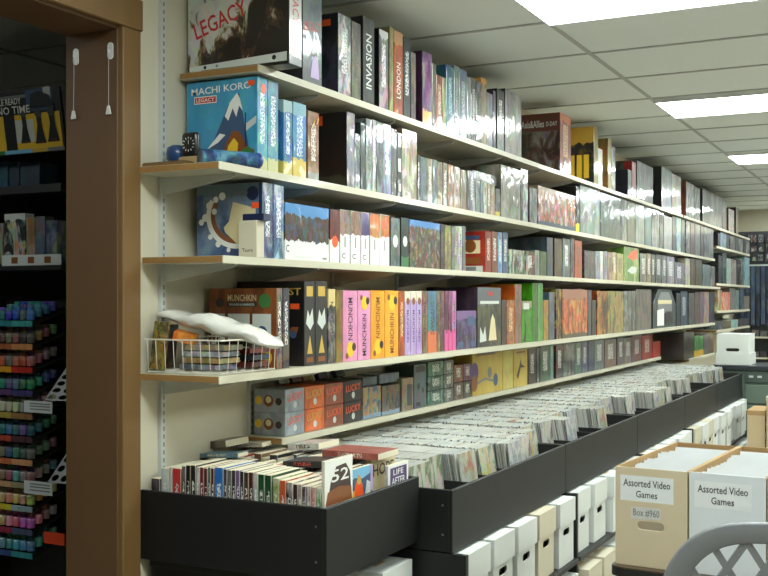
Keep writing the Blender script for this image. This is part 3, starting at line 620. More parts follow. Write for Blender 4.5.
# ---- lowest narrow shelf
P = lambda c, k=18: cover([c, tuple(min(255, int(x*1.15)+8) for x in c)], scale=k, wrap=.35)
zt = ZS['lowest']
stacks = [(285,304.6,(150,156,164),'orange','pale grey'),(305,324.6,(206,110,60),'gold','orange'),(325,343.6,(140,80,60),'orange','brown'),(344,362,(30,24,26),'orange','black')]
for (a, b, c, ink, d) in stacks:
    y0 = Yat(a, 2.035); hh = .083
    for lv in (0, 1):
        o = game('lowest', a, b, 0, '', P(c), side=P(c), depth=.135, zs=zt + lv*(hh+.001), zmax=zt + lv*(hh+.001) + hh + .004, name='card_box', cat='card box',
                 lab='%s card game box lettered LUCKY, %s of its pair on the lowest shelf' % (d, ['bottom','top'][lv]))
        p = Print('R', *o['_dim']); p.text('LUCKY', .5, .66, .8, .32, INK[ink], 3); p.disc(.5,.3,.09,INK['pale']); p.build('front_lettering', o)
        if a == 285:
            p = Print('L', *o['_dim']); p.disc(.16,.5,.12,INK['yellow']); p.disc(.48,.5,.16,INK['brown']); p.disc(.48,.55,.09,INK['cream']); p.disc(.8,.48,.1,INK['dark']); p.build('side_pictures', o)
for (a, b, d) in ((363,381,'blue-grey box of cards with yellow artwork, left of two alike'),(382,400,'blue-grey box of cards with green artwork, right of two alike')):
    game('lowest', a, b, 388 if a < 370 else 386.5, '', [(90,104,120),(150,160,150),(180,166,90),(190,140,110)], scale=38, sharp=.5, bot=(120,144,166), botz=.14, name='card_box', cat='card box', lab=d)
game('lowest', 402, 413.6, 379, '', [(190,170,140),(206,190,160)], lab='beige box with a dark window on the lowest shelf'); o = GAMES[-1]['o']; p = Print('R', *o['_dim']); p.rect(.42,.14,.86,.8,INK['darkgrey']); p.build('box_window', o)
o = game('lowest', 414, 426.4, 365, '', [(110,120,130),(140,150,158)], side=[(28,44,40),(44,62,56)], scale=20, lab='tall blue-grey box with black marks on the lowest shelf')
p = Print('R', *o['_dim']); p.rect(.1,.82,.9,.96,INK['black']); p.disc(.35,.5,.12,INK['black']); p.disc(.7,.4,.1,INK['dark']); p.rect(.15,.05,.5,.14,INK['black']); p.build('front_marks', o)
cl = {0: ['green','grey','dark','dark'], 1: ['green','grey','orange','purple'], 2: ['green','grey','brown','dark']}
cc = dict(green=(56,104,84), grey=(120,126,120), orange=(206,120,50), purple=(110,56,90), dark=(66,52,46), brown=(110,76,60))
for (a, b, k) in ((428,443.6,0),(444,453.6,1),(454,463,2),(463.4,471.6,3)):
    for lv in range(3 if k < 2 else 2):
        c = cc[cl[lv][k]] if k < 2 else cc[[['brown','dark'],['orange','purple']][lv][k-2]]
        hh = .066 if k < 2 else .085
        game('lowest', a, b, 0, '', [c, tuple(int(x*.7) for x in c), tuple(min(255,x+60) for x in c)], scale=40, depth=.13, zs=zt+lv*(hh+.001), zmax=zt+lv*(hh+.001)+hh+.003, name='card_box', cat='card box', letters=(205,205,195),
             lab='small %s card pack box in the %s stack of mixed packs, %s from the shelf' % ([n for n in cc if cc[n] == c][0], ['first','second','third','fourth'][k], ['lowest','second','third'][lv]))
yl = (206,184,96)
yf = cover([(196,170,84),(214,190,104)], scale=8, wrap=.3)
o = game('lowest', 472.4, 502.6, 354, '', yf, scale=8, lab='wide yellow box with dark branch drawing turned face-out on the lowest shelf')
p = Print('R', *o['_dim']); p.rect(.1,.93,.75,.96,INK['brown']); p.poly([(.1,.3),(.4,.4),(.7,.3),(.66,.26),(.4,.34),(.15,.25)], INK['grey']); p.disc(.55,.5,.07,INK['grey']); p.disc(.75,.3,.08,INK['slate']); p.disc(.06,.55,.12,INK['purple']); p.disc(.05,.3,.1,INK['brown']); p.build('cover_art', o)
game('lowest', 503, 513, 351, '', [(206,190,110),(220,204,130)], wrap=.3, lab='pale yellow plain box between two yellow picture boxes')
o = game('lowest', 513.6, 527.6, 350, '', yf, lab='narrow yellow box with dark branch drawing, beside a dark red box'); p = Print('R', *o['_dim']); p.poly([(.2,.3),(.4,.55),(.5,.75),(.55,.6),(.8,.5),(.5,.5),(.3,.2)], INK['dark']); p.rect(.2,.9,.8,.94,INK['brown']); p.build('cover_art', o)
row = [(528.4,536,348,'dark red-brown box',[(60,28,26),(84,40,36)]),(536.4,539.6,348,'slim grey box',GREY),(540.2,550,346,'dark green creature box',[(40,64,44),(84,110,76),(70,80,80)]),(550.4,553.6,346,'slim pale teal box',[(120,150,150),(150,176,176)]),(556,563,345,'black and red box',[(26,28,44),(40,40,56),(150,40,50)]),(563.4,575,344,'silver-grey figure box',SILV),(575.4,581.6,343,'sea green box',[(96,140,120),(140,176,156)]),
       (582,587.6,342,'purple box',[(84,84,124),(116,116,150)]),(588.4,594,341,'navy blue box',[(28,40,76),(44,58,96)]),(594.4,604,340,'silvery blue box',[(130,144,156),(176,186,194)]),(604.6,616.4,340,'brown orange box',[(90,60,34),(130,90,50)]),(617.4,624,338,'dark grey and red box',[(60,60,66),(110,60,60)]),(624.4,631.6,338,'white and pink box',[(190,160,156),(214,200,196)]),(632,641.6,336,'dark red topped box',[(120,110,110),(150,40,36)]),(642,652,336,'bright red box',[(206,60,46),(220,84,66)]),(652.6,660.4,342,'small red box at its far end',[(206,56,46),(214,90,76)])]
for a, b, v, d, c in row: game('lowest', a, b, v, d, c, letters=R.choice([None,(230,225,220)]))
row = [(684,694,333,'dark brown box',[(50,42,38),(70,60,54)],None),(694.6,698.8,336,'green box with yellow foot',[(60,110,60),(90,140,84)],(206,166,50)),(699.2,703.6,336,'green box with yellow foot, second copy',[(60,120,70),(90,150,90)],(206,166,50)),(704,709,335,'pale lilac box',[(150,140,150),(190,180,186)],None),(709.4,713.6,335,'tan and pink box',[(170,140,110),(206,186,160)],None)]
for a, b, v, d, c, bt in row: game('lowest', a, b, v, d+' of the second rack', c, zs=H-.533, zmax=ZS['fourth']-.024, xs=XS, bot=bt, botz=.3)
# lying boxes
def lying(a, b, label, cols, name='game_box', rz=0, cat='game box', group=None, **kw):
    """a, b: opposite world corners"""
    dx, dy, dz = (b[i]-a[i] for i in range(3))
    mb = MB(); m = cover(cols, **kw); mb.box((-dx/2,-dy/2,0),(dx/2,dy/2,dz), m)
    o = mb.build(name, None, ((a[0]+b[0])/2,(a[1]+b[1])/2,a[2]), rz, bevel=.0015); tag(o, label, cat, group); o['_dim'] = (dx,dy,dz); return o
gz = {g['u']: g['o'] for g in GAMES if g['shelf'] == 'second'}
ya, yb_ = Yat(475.4,1.9), Yat(500,1.9); zb = max(g['o'].location.z + g['dim'][2] for g in GAMES if g['shelf']=='second' and 475 < g['u'] < 496)
o = lying((.02, ya, zb+.001), (.285, yb_-.002, zb+.05), 'dark box with white lettering lying flat across the slim boxes on the second shelf', [(30,26,26),(60,54,52)], letters=(205,205,200))
zc = max(g['o'].location.z + g['dim'][2] for g in GAMES if g['shelf']=='lowest' and 362 < g['u'] < 400)
lying((.03, Yat(364,2.06), zc+.001), (.135, Yat(378,2.06), zc+.036), 'flat grey-blue card box lying on the left artwork box of the lowest shelf', [(96,112,130),(124,140,156)], name='card_box', cat='card box')
lying((.03, Yat(379.5,2.06), zc+.001), (.14, Yat(399,2.06), zc+.042), 'flat grey-blue card box lying on the right artwork box of the lowest shelf', [(110,126,140),(140,154,164)], name='card_box', cat='card box')
zk = zt + 2*.084 + .002
for i, (u, c, d) in enumerate(((287,(150,140,120),'cream leaning card pack on the pale grey boxes'),(300,(110,40,40),'dark red leaning card pack above the orange boxes'),(311,(180,140,70),'yellow leaning card pack above the orange boxes'),(326,(60,50,90),'violet leaning card pack above the brown boxes'),(343,(40,60,50),'dark green leaning card pack above the black boxes'))):
    m = cover([c, tuple(int(x*.6) for x in c)], scale=30); mb = MB(); Mx = Matrix.Rotation(math.radians(-24), 4, 'Y')
    mb.box((0,-.035,0),(.02,.035,.062), m, Mx); y = Yat(u+3, 2.1); tag(mb.build('card_pack', None, (.06, y, zk+.001)), d, 'card pack', 'leaning card packs')
# labels from neighbours
SHORT = {}
for sh in ORD:
    gs = sorted([g for g in GAMES if g['shelf'] == sh], key=lambda g: g['u'])
    for i, g in enumerate(gs):
        g['o']['category'] = g['o']['category']
        if g['lab']: g['o']['label'] = g['lab']; continue
        dz = g['desc']
        pv = next((q['desc'] for q in reversed(gs[:i]) if q['desc'] and q['desc'] != dz), None)
        nx = next((q['desc'] for q in gs[i+1:] if q['desc'] and q['desc'] != dz), None)
        cut = lambda t: t.split(' of the')[0].split(' with')[0].split(',')[0].split(' turned')[0].split(' beside')[0]
        base = '%s on the %s shelf' % (dz, sh) if 'of the' not in dz or 'rack' not in dz else dz.replace(' of the', ', %s shelf of the' % sh)
        lab = base; n = len(base.split())
        if pv and n + 3 + len(cut(pv).split()) <= 16: lab = base + ', right of ' + ('an ' if cut(pv)[0] in 'aeiou' else 'a ') + cut(pv)
        elif nx and n + 3 + len(cut(nx).split()) <= 16: lab = base + ', left of a ' + cut(nx)
        g['o']['label'] = lab
for g in GAMES:
    if '_dim' in g['o']: del g['o']['_dim']
# ================================================================ odd things on the shelves
def card(c, **kw): return plain(c, 0.75, var=0.04, scale=14, **kw)
# house-shaped display box on the fourth shelf
A_ = 1.9; y0, y1 = Yat(653, A_), Yat(675.8, A_); W_ = y1 - y0; hh = Zat(653, 289, A_) - ZS['fourth']
hm = cover([(44,62,74),(70,92,104),(110,124,130)], scale=14, letters=None)
mb = MB(); q = [(-W_/2,0),(W_/2,0),(W_/2,hh*.62),(W_/2*.55,hh),(-W_/2*.55,hh),(-W_/2,hh*.62)]
mb.add([(.1,a,b) for a, b in q]+[(-.1,a,b) for a, b in q], [tuple(range(6)),tuple(range(11,5,-1))]+[(i,i+6,(i+1)%6+6,(i+1)%6) for i in range(6)], hm)
hb = mb.build('display_box', None, (.2, (y0+y1)/2, ZS['fourth']+.001), bevel=.002); tag(hb, 'blue-grey house-shaped game box with slanted top corners on the fourth shelf', 'game box', 'boxed games on the fourth shelf')
mb = MB(); mb.add([(.1012,a*.62,b*.55+hh*.38) for a, b in q],[tuple(range(6))], INK['grey']); mb.add([(.1018,a,b) for a, b in ((-W_*.3,hh*.62),(W_*.3,hh*.62),(W_*.3,hh*.72),(-W_*.3,hh*.72))],[(0,1,2,3)], INK['cream'])
mb.add([(.1018,a,b) for a, b in ((W_*.02,.03),(W_*.3,.03),(W_*.3,hh*.42),(W_*.02,hh*.42))],[(0,1,2,3)], INK['black']); mb.add([(.1018,a,b) for a, b in ((-W_*.34,.02),(-W_*.05,.02),(-W_*.05,hh*.5),(-W_*.34,hh*.46))],[(0,1,2,3)], INK['white']); mb.build('front_picture', hb)
# tall cream card box in front of the spiral cover
p0 = at(238, 256, 2.80); p1 = at(256, 220, 2.80)
sb = MB(); sw = p1.x - p0.x; sh_ = p1.z - ZS['third'] - .001
bx = empty('small_box', ((p0.x+p1.x)/2, 2.825, ZS['third']+.001)); tag(bx, 'small cream upright box with navy lid leaning space before the spiral-cover game box', 'small box')
sb.box((-sw/2,-.022,0),(sw/2,.022,sh_), card((206,198,176))); sb.build('box_body', bx, bevel=.0015)
sb = MB(); sb.box((-sw/2+.008,-.012,sh_),(sw/2+.02,.03,sh_+.022), INK['navy']); sb.build('box_lid', bx, bevel=.0015)
pr = Print('L', sw, .044, sh_); pr.text('Tsuro', .5, .2, .6, .1, INK['dark']); pr.build('box_lettering', bx)
bx['label'] = 'small cream upright box with navy lid in front of the spiral-cover game box'
# gadgets at the near end of the second shelf
z2 = ZS['second'] + .001
g0 = at(186, 156, 2.70)
t = empty('desk_clock', (.150, 2.695, z2+.019)); tag(t, 'small black square dial with ring of white ticks at the near end of second shelf', 'clock')
BLK = plain((24,25,28), 0.35, coat=.4)
m = MB(); m.box((-.036,-.02,-.018),(.036,.02,.014), plain((176,150,104), .6)); m.build('clock_base', t, bevel=.003)
m = MB(); m.box((-.031,-.014,.014),(.031,.014,.092), BLK); m.build('clock_case', t, bevel=.012, seg=3, smooth=True)
m = MB()
for k in range(12):
    a = k*math.pi/6; c, s = math.cos(a), math.sin(a)
    m.add([(c*r - s*w_*.0014, -.0146, .053 + s*r + c*w_*.0014) for r, w_ in ((.017,-1),(.023,-1),(.023,1),(.017,1))], [(0,1,2,3)], INK['white'])
m.box((-.001,-.0146,.053),(.001,-.0144,.066), INK['white']); m.build('clock_dial', t)
g1 = at(174, 158, 2.72)
t = MB(); t.lathe([(.016,0),(.019,.004),(.019,.022),(.03,.03),(.034,.05),(.03,.07),(.016,.078)], plain((38,70,120), .35, coat=.4), 18)
tag(t.build('tape_spool', None, (.074, 2.72, z2), smooth=True), 'rounded blue plastic spool behind the small black dial on the second shelf', 'spool')
ga, gb = at(141, 165, 2.64), at(186, 163, 2.655)
t = MB(); t.box((0,0,0),(.17,.05,.010), plain((120,90,50), .7)); t.box((0.002,.002,.010),(.165,.048,.013), plain((70,50,34), .7))
tag(t.build('wood_slat', None, (.02, 2.615, z2), bevel=.001), 'thin brown slat lying at the raw end of the second shelf board', 'slat')
ra, rb = at(196, 148, 2.77), at(262, 162, 2.66)
zr = z2 + .026; pa, pb = Vector((.215, 2.655, zr)), Vector((.312, 2.815, zr))
t = empty('rolled_mat', (0,0,0)); tag(t, 'rolled blue patterned mat lying before the mountain game box on the second shelf', 'rolled mat')
m = MB(); m.tube([pa + (pb-pa)*k/10 for k in range(11)], .025, cover([(24,50,90),(60,110,150),(120,170,186)], scale=26), 20); m.build('mat_roll', t, smooth=False)
m = MB(); dr = (pb-pa).normalized(); m.tube([pb, pb+dr*.012, pb+dr*.02], [.026,.025,.016], plain((34,60,140), .4, coat=.5), 20); m.build('end_cap', t, smooth=True)
# wire basket with odds and ends
t = empty('wire_basket', (0, 2.612, ZS['fourth']+.001)); tag(t, 'white wire basket stuffed with card packs at the raw end of the fourth shelf', 'basket')
WIRE = plain((222,218,204), 0.35, coat=.3)
bx0, bx1, by0, by1, bh = .026, .318, .008, .325, .105
def ring(z, s=0): return [(bx0+s,by0+s,z),(bx1-s,by0+s,z),(bx1-s,by1-s,z),(bx0+s,by1-s,z),(bx0+s,by0+s,z)]
m = MB()
for i in range(4):
    r_ = ring(bh); m.tube([r_[i], r_[i+1]], .0026, WIRE, 6)
m.build('basket_rim', t)
m = MB()
for z in (.004,):
    r_ = ring(z, .008)
    for i in range(4): m.tube([r_[i], r_[i+1]], .0016, WIRE, 5)
for k in range(9):
    x = bx0+.01+(bx1-bx0-.02)*k/8
    m.tube([(x,by0,bh),(x,by0+.008,.004),(x,by1-.008,.004),(x,by1,bh)], .0015, WIRE, 5)
for k in range(1,7):
    y = by0+(by1-by0)*k/7
    m.tube([(bx0,y,bh),(bx0+.008,y,.006),(bx1-.008,y,.006),(bx1,y,bh)], .0015, WIRE, 5)
m.build('basket_wires', t)
zf = ZS['fourth']
def pack(cx, cy, cz, sx, sy, sz, rx, ry, rz, c, label, name='card_pack', cat='card pack', grp='packs in the wire basket', **kw):
    m = MB(); m.box((-sx/2,-sy/2,-sz/2),(sx/2,sy/2,sz/2), cover(c, scale=40, **kw)); o = m.build(name, None, (cx,cy,cz), bevel=.001)
    o.rotation_euler = (math.radians(rx),math.radians(ry),math.radians(rz)); return tag(o, label, cat, grp)
pack(.062,2.650,zf+.086,.055,.012,.15,-6,4,0,[(206,180,90),(90,80,60),(226,206,130)],'yellow upright card pack at the left end of the wire basket')
pack(.05,2.71,zf+.082,.018,.07,.14,0,6,8,[(40,40,44),(110,84,60)],'dark narrow pack leaning beside the yellow pack in the wire basket')
pack(.125,2.70,zf+.112,.07,.045,.03,8,14,20,[(206,120,40),(226,150,80)],'orange pack poking above the rim of the wire basket')
for i, (x, z, c, l) in enumerate(((.16,.016,[(120,130,140),(190,196,200)],'grey-white flat pack at the bottom of the wire basket'),(.17,.036,[(190,160,100),(214,196,150)],'straw-coloured flat pack in the middle of the wire basket'),(.165,.056,[(160,166,170),(214,214,210)],'pale bagged flat pack second from the top in the wire basket'),(.175,.076,[(206,190,150),(226,216,190)],'cream flat pack just under the rim of the wire basket'),
                                 )):
    pack(x+.03, 2.728+.004*i, zf+z+.004, .15, .10, .016, 0, 0, R.uniform(-7,7), c, l)
for i, (x, z, c, l) in enumerate(((.262,.018,[(60,30,34),(120,50,44)],'dark red flat pack at the right of the wire basket'),(.265,.04,[(30,44,70),(60,80,110)],'navy flat pack at the right of the wire basket'),(.26,.062,[(150,50,40),(90,40,40)],'red and brown flat pack at the right of the wire basket'),(.268,.084,[(40,40,44),(84,76,70)],'blackish flat pack at the right of the wire basket'))):
    pack(x-.035, 2.862, zf+z+.005, .14, .105, .0165, 0, 0, R.uniform(-7,7), c, l)
# clear plastic bag sagging over the basket
m = MB(); nseg, nr = 22, 14; vs = []; fs = []
a0, a1 = at(162, 314, 2.72), at(284, 346, 2.79)
for i in range(nseg+1):
    f = i/nseg; c = a0.lerp(a1, f) + Vector((0,0,.012*math.sin(f*math.pi)+.004*math.sin(f*19)))
    wy = .062*(math.sin(math.pi*min(1,max(.03,f*1.02)))**.35); wz = .027*(math.sin(math.pi*min(1,max(.03,f)))**.4)
    for k in range(nr):
        an = 2*math.pi*k/nr; j = 1 + .16*math.sin(k*2.3+i*1.1) + .1*math.sin(k*5.1-i*.7)
        vs.append(c + Vector((.15*math.sin(an)*wz, math.cos(an)*wy*j, math.sin(an)*wz*j)))
for i in range(nseg):
    for k in range(nr): fs.append((i*nr+k, i*nr+(k+1)%nr, (i+1)*nr+(k+1)%nr, (i+1)*nr+k))
fs += [tuple(range(nr-1,-1,-1)), tuple(nseg*nr+k for k in range(nr))]
bagm = plain((232,230,222), .28, coat=.8, var=.07, scale=45, bump=.5)
m.add(vs, fs, bagm); tag(m.build('plastic_bag', None, smooth=True), 'crumpled clear plastic bag of white leaflets draped over the wire basket', 'plastic bag')
m = MB(); b0, b1 = at(188, 317, 2.80), at(240, 334, 2.79)
dv = b1-b0; m.tube([b0+Vector((0,0,0)), b0+dv*.5+Vector((0,0,.004)), b1], .009, plain((110,44,54), .5, coat=.4), 8); tag(m.build('paper_roll', None, smooth=True), 'thin maroon roll lying behind the clear bag above the wire basket', 'paper roll')
# ================================================================ black bins
BB = plain((13,14,15), 0.55, var=0.12, scale=18)
SCREW = plain((120,120,122), 0.4, metal=.8)
KN = []
def bin_(y0, y1, x1, zb, zt, label, ndiv):
    t = empty('display_bin', (0, y0, zb)); tag(t, label, 'bin', 'black wooden bins along the wall')
    L = y1-y0-.004; h = zt-zb; th = .014
    def part(nm, a, b, bev=.002):
        m = MB(); m.box(a, b, BB); return m.build(nm, t, bevel=bev)
    b0 = .004 if ndiv < 5 else .03
    part('bin_floor', (b0,th,0),(x1-th,L-th,.012)); part('end_panel', (b0,0,0),(x1-th,th,h)); part('end_panel', (.03,L-th,0),(x1-th,L,h)); part('front_panel', (x1-th,0,-.002),(x1,L,h)); part('back_panel', (b0,th,.012),(b0+th,L-th,h-.02))
    for k in range(1, ndiv): y = th + (L-2*th)*k/ndiv; part('bin_divider', (b0+th,y-.005,.012),(x1-th,y+.005,h-.035 if ndiv > 4 else h-.06))
    m = MB()
    for z in (h*.28, h*.75):
        Mx = Matrix.Translation((x1-.035, 0, z)) @ Matrix.Rotation(math.radians(90), 4, 'X'); m.lathe([(.004,-.0005),(.004,.001),(.002,.002)], SCREW, 8, Mx)
    m.build('screw_heads', t)
    return t
XB1, XB2 = .681, .80
ZB1T = H-.597; ZB1 = ZB1T-.217; ZB2T = H-.636; ZB2 = ZB2T-.21
bin_(2.625, 3.254, XB1, ZB1, ZB1T, 'nearest black bin, shorter and slightly higher, filled with paperback books', 3)
YB = [3.256, 4.518, 5.837, 7.141, 8.363, 9.63]
for i in range(5):
    bin_(YB[i], YB[i+1], XB2, ZB2, ZB2T, ['long black comic bin directly right of the book bin', 'second black comic bin from the book bin', 'third black comic bin, middle of the long row', 'fourth black comic bin, next to last before the green cabinet', 'last black comic bin, against the green cabinet'][i], 7)
# racks that carry the bins
RACK = plain((20,21,23), 0.5, var=.1)
for i in range(5):
    y0, y1 = YB[i], YB[i+1]
    t = empty('bin_rack', (0,y0,0)); tag(t, ['black rack holding white long boxes under the first comic bin','black rack holding white long boxes under the second comic bin','black rack holding white long boxes under the third comic bin','black rack holding white long boxes under the fourth comic bin','black rack holding white long boxes under the last comic bin'][i], 'rack', 'black racks under the bins')
    L = y1-y0
    for (nm, a, b) in (('rack_side',(.03,0,0),(.85,.022,ZB2-.003)),('rack_shelf',(.03,.0225,.035),(.86,L-.0005,.06)),('rack_shelf',(.03,.0225,.372),(.86,L-.0005,.392)),('rack_back',(.02,0,0),(.0295,L-.0005,ZB2-.003))):
        m = MB(); m.box(a,b,RACK); m.build(nm, t, bevel=.001)
t = empty('bin_cabinet', (0,2.64,0)); tag(t, 'black panelled stand under the nearest book bin', 'stand')
for nm, a, b in (('stand_side',(.03,.02,0),(.60,.04,ZB1-.003)),('stand_shelf',(.03,.0405,.36),(.62,.61,.38)),('stand_back',(.02,.0205,0),(.0295,.61,ZB1-.003)),('stand_rail',(.03,.0,ZB1-.022),(.64,.0195,ZB1-.003))):
    m = MB(); m.box(a,b,RACK); m.build(nm, t, bevel=.001)
# ================================================================ paperbacks in the nearest bin
zf1 = ZB1 + .013
ORDN = ['first','second','third','fourth','fifth','sixth']
def book(x, th, yb, dep, h, cols, label, axis='X', lean=0.0, cov=None, rz=0, grp='paperbacks in the nearest bin', letters=(225,225,220)):
    ms = cover(cols, letters=letters, axis='X', wrap=.3); mc = cover(cov, scale=24, wrap=.3) if cov else ms
    pg = plain((214,205,180), .8, var=.1, scale=200)
    m = MB(); m.box((-th/2,0,0),(th/2,dep,h), [pg,pg,ms,pg,mc,mc], Matrix.Rotation(math.radians(lean), 4, 'Y'))
    o = m.build('paperback_book', None, (x, yb, zf1), rz, bevel=.001); o['_dim'] = (th, dep, h); return tag(o, label, 'book', grp)
A1 = None
sp = [(151,160,478,[(20,20,24),(90,80,84)],'black-and-white picture paperback at the left end of the near row'),(161,168.5,468,[(214,220,220),(150,176,176)],'white and pale green striped paperback near the left end of the bin'),(169,172,467,[(225,224,220),(206,206,200)],'thin white paperback beside the red one in the bin'),
      (172.5,181,468,[(190,60,66),(206,90,90)],'red and white spine in the near row of the book bin'),(181.5,185.5,466,[(30,30,32),(130,130,130)],'black spine with white marks right of the red book'),(186,190.4,465,[(18,18,20),(40,40,44)],'plain black spine, first of the dark pair in the near row'),(190.8,195.6,465,[(28,26,30),(50,48,52)],'charcoal spine, second of the dark pair in the near row'),
      (196,199.4,467,[(220,216,210),(170,168,166)],'slim white spine between black and dark red spines'),(199.8,203.6,467,[(110,30,40),(140,50,54)],'dark red spine in the near row, left one of two'),(204,207.4,468,[(60,30,34),(96,50,50)],'maroon spine in the near row, right of the dark red'),(207.8,210.6,467,[(90,110,110),(150,160,160)],'slim grey-green spine beside the maroon spine'),
      (211,214,468,[(110,44,40),(70,40,40)],'brownish red spine left of the blue paperback'),(214.4,223.4,467,[(50,110,180),(74,140,200)],'bright blue paperback spine in the near row'),(223.8,227,469,[(40,40,50),(84,80,90)],'slim slate spine right of the blue paperback'),(227.4,231.4,470,[(70,72,76),(110,110,112)],'mid grey spine in the near row of the bin'),
      (231.8,235.6,470,[(40,38,44),(66,60,70)],'dark grey spine left of the purple spine'),(236,239.6,470,[(84,64,120),(120,100,150)],'purple spine in the near row of the bin'),(240,243.8,471,[(44,44,50),(90,90,90)],'dark grey spine right of the purple spine'),(244.2,248.4,472,[(50,24,28),(84,60,60)],'very dark brown spine in the near row'),
      (248.8,253.4,472,[(30,24,28),(110,50,54)],'black and red spine left of the white spine'),(253.8,257.6,473,[(215,214,210),(180,180,180)],'white spine left of the green pair'),(258,264.4,474,[(20,66,40),(30,84,54)],'dark green spine, left of the matching pair'),(264.8,271.4,475,[(20,62,38),(30,80,50)],'dark green spine, right of the matching pair'),
      (272.4,279,478,[(206,206,180),(130,150,84)],'pale paperback with green strip right of the green pair'),(279.4,285.6,480,[(190,90,50),(226,200,180)],'orange and white spine in the near row'),(286,292.6,482,[(36,30,30),(214,206,200)],'black spine with large white block in the near row'),(293,297.6,484,[(60,34,50),(44,36,40)],'dark plum spine in the near row'),
      (298,301.6,484,[(190,180,170),(150,110,110)],'slim beige spine with pink marks in the near row'),(302,306,486,[(206,204,200),(80,60,76)],'white and plum spine near the front corner of the bin'),(306.4,310.6,486,[(150,70,80),(200,190,186)],'pink-red spine near the front corner of the bin'),(311,316,487,[(222,220,214),(190,70,70)],'white spine with red drawing near the front corner'),(316.4,321,488,[(222,222,214),(90,150,90)],'white spine with green drawing near the front corner')]
YR0 = 2.662
for (a, b, v, c, l) in sp:
    xa, xb = at(a, 480, YR0).x, at(b, 480, YR0).x
    hgt = at(a, v, YR0).z - zf1
    book((xa+xb)/2, (xb-xa)*.94, YR0, .165, hgt, c, l)
    last = (xb, hgt)
# cover-out books at the bin front
def facebook(xf, yb, dep, h, th, cols, label, lean, art):
    o = book(xf-th/2, th, yb, dep, h, cols, label, lean=lean, cov=cols, letters=None)
    p = Print('R', th, dep, h); art(p); a = p.build('cover_art', o)
    a.matrix_local = Matrix.Rotation(math.radians(lean), 4, 'Y') @ Matrix.Translation((0, dep/2, 0)); return o
def art1(p):
    p.rect(0,0,1,1,INK['white']); p.poly([(.12,.66),(.2,.8),(.4,.93),(.75,.94),(.9,.86),(.95,.68)], INK['dark']); p.poly([(.02,.6),(.1,.72),(.5,.75),(.95,.72),(.98,.6)], INK['brown']); p.text('52', .54, .85, .62, .11, INK['white'])
xl = last[0]
facebook(min(xl+.012,.664), YR0, .168, at(328,462,YR0).z-zf1, .010, [(225,222,214),(206,200,190)], 'white paperback with a brown figure on its cover, front of the near row', 0, art1)
YR1, YR2 = 2.855, 3.055
wl = ['cream-edged','black','white','grey','red-topped','navy','pale blue','brown']; wc = [(200,190,160),(30,30,34),(220,218,210),(110,112,114),(150,50,44),(36,44,74),(130,160,180),(110,80,56)]
x = .06; k = 0
while x < .585:
    w_ = R.uniform(.012,.032); c = wc[k % 8]; hh = R.uniform(.245,.272)
    book(x+w_/2, w_*.94, YR1, .168, hh, [c, tuple(min(255,v_+25) for v_ in c)], '%s paperback in the middle row, %s of its colour from the wall' % (wl[k % 8], ORDN[k//8]), grp='middle-row paperbacks in the nearest bin'); x += w_; k += 1
def art2(p):
    p.rect(0,0,1,1,INK['slate']); p.poly([(.0,.84),(.3,.9),(.6,.87),(1,.92),(1,1),(0,1)], INK['sky']); p.poly([(.25,.6),(.3,.8),(.45,.93),(.6,.8),(.68,.6)], INK['orange']); p.poly([(.03,.6),(.08,.74),(.28,.76),(.3,.6)], INK['yellow']); p.poly([(.68,.64),(.76,.84),(.92,.8),(.9,.62)], INK['pale']); p.disc(.46,.86,.08,INK['gold']); p.rect(.9,.7,1,1,INK['lilac'])
facebook(.625, YR1-.01, .17, .275, .012, [(60,90,130),(90,120,150)], 'blue fantasy paperback with orange figure cover, front of the middle row', 0, art2)
x = .06; k = 3
while x < .548:
    w_ = R.uniform(.012,.034); c = wc[k % 8]; hh = R.uniform(.25,.28)
    book(x+w_/2, w_*.94, YR2, .168, hh, [c, tuple(min(255,v_+25) for v_ in c)], '%s paperback in the far row, %s of its colour from the wall' % (wl[k % 8], ORDN[(k-3)//8]), grp='far-row paperbacks in the nearest bin'); x += w_; k += 1
def art3(p): p.rect(0,0,1,1,INK['cream']); p.text('HOPE', .5, .86, .86, .14, INK['dark'])
def art4(p): p.rect(0,0,1,1,INK['white']); p.rect(.1,.7,.92,.96,INK['purple']); p.text('LIFE', .5, .9, .5, .07, INK['white']); p.text('AFTER', .5, .79, .66, .09, INK['white']); p.rect(.1,.63,.9,.67,INK['red'])
facebook(.60, YR2, .175, .282, .024, [(206,190,150),(220,206,170)], 'thick cream hardback lettered HOPE, second from the front of the far row', 0, art3)
facebook(.655, YR2+.012, .15, .262, .012, [(220,218,214),(150,130,170)], 'white paperback with purple LIFE AFTER cover at the front of the far row', 0, art4)
# books lying on top
def flat(u0, u1, v, Y, d, th, c, label, rz=0, tilt=0, letters=(225,225,220)):
    a, b = at(u0, v, Y), at(u1, v, Y); m = MB(); L = abs(b.x-a.x)
    cm = cover(c, letters=None, wrap=.3); sm = cover(c, letters=letters, axis='X', wrap=.3)
    m.box((-L/2,0,0),(L/2,d,th), [cm,cm,sm,cm,plain((214,205,180),.8),cm]); o = m.build('paperback_book', None, ((a.x+b.x)/2, Y, a.z), rz, bevel=.001); o.rotation_euler.y = math.radians(tilt); return tag(o, label, 'book', 'books lying on the others in the nearest bin')
zt1 = max(v.z for v in [at(250,452,2.86)])
flat(283, 322, 466, 2.87, .12, .020, [(30,30,34),(60,56,56)], 'black paperback with red lettering lying on the middle row', letters=(206,60,40), tilt=-4)
flat(322, 378, 456.5, 3.03, .15, .022, [(150,84,76),(170,104,92)], 'dusty red paperback lying flat across the far row', letters=(206,190,180))
flat(288, 319, 449, 3.09, .14, .022, [(214,212,206),(180,176,170)], 'white paperback with dark lettering lying on the far row behind the red one', letters=(40,40,44), tilt=-5)
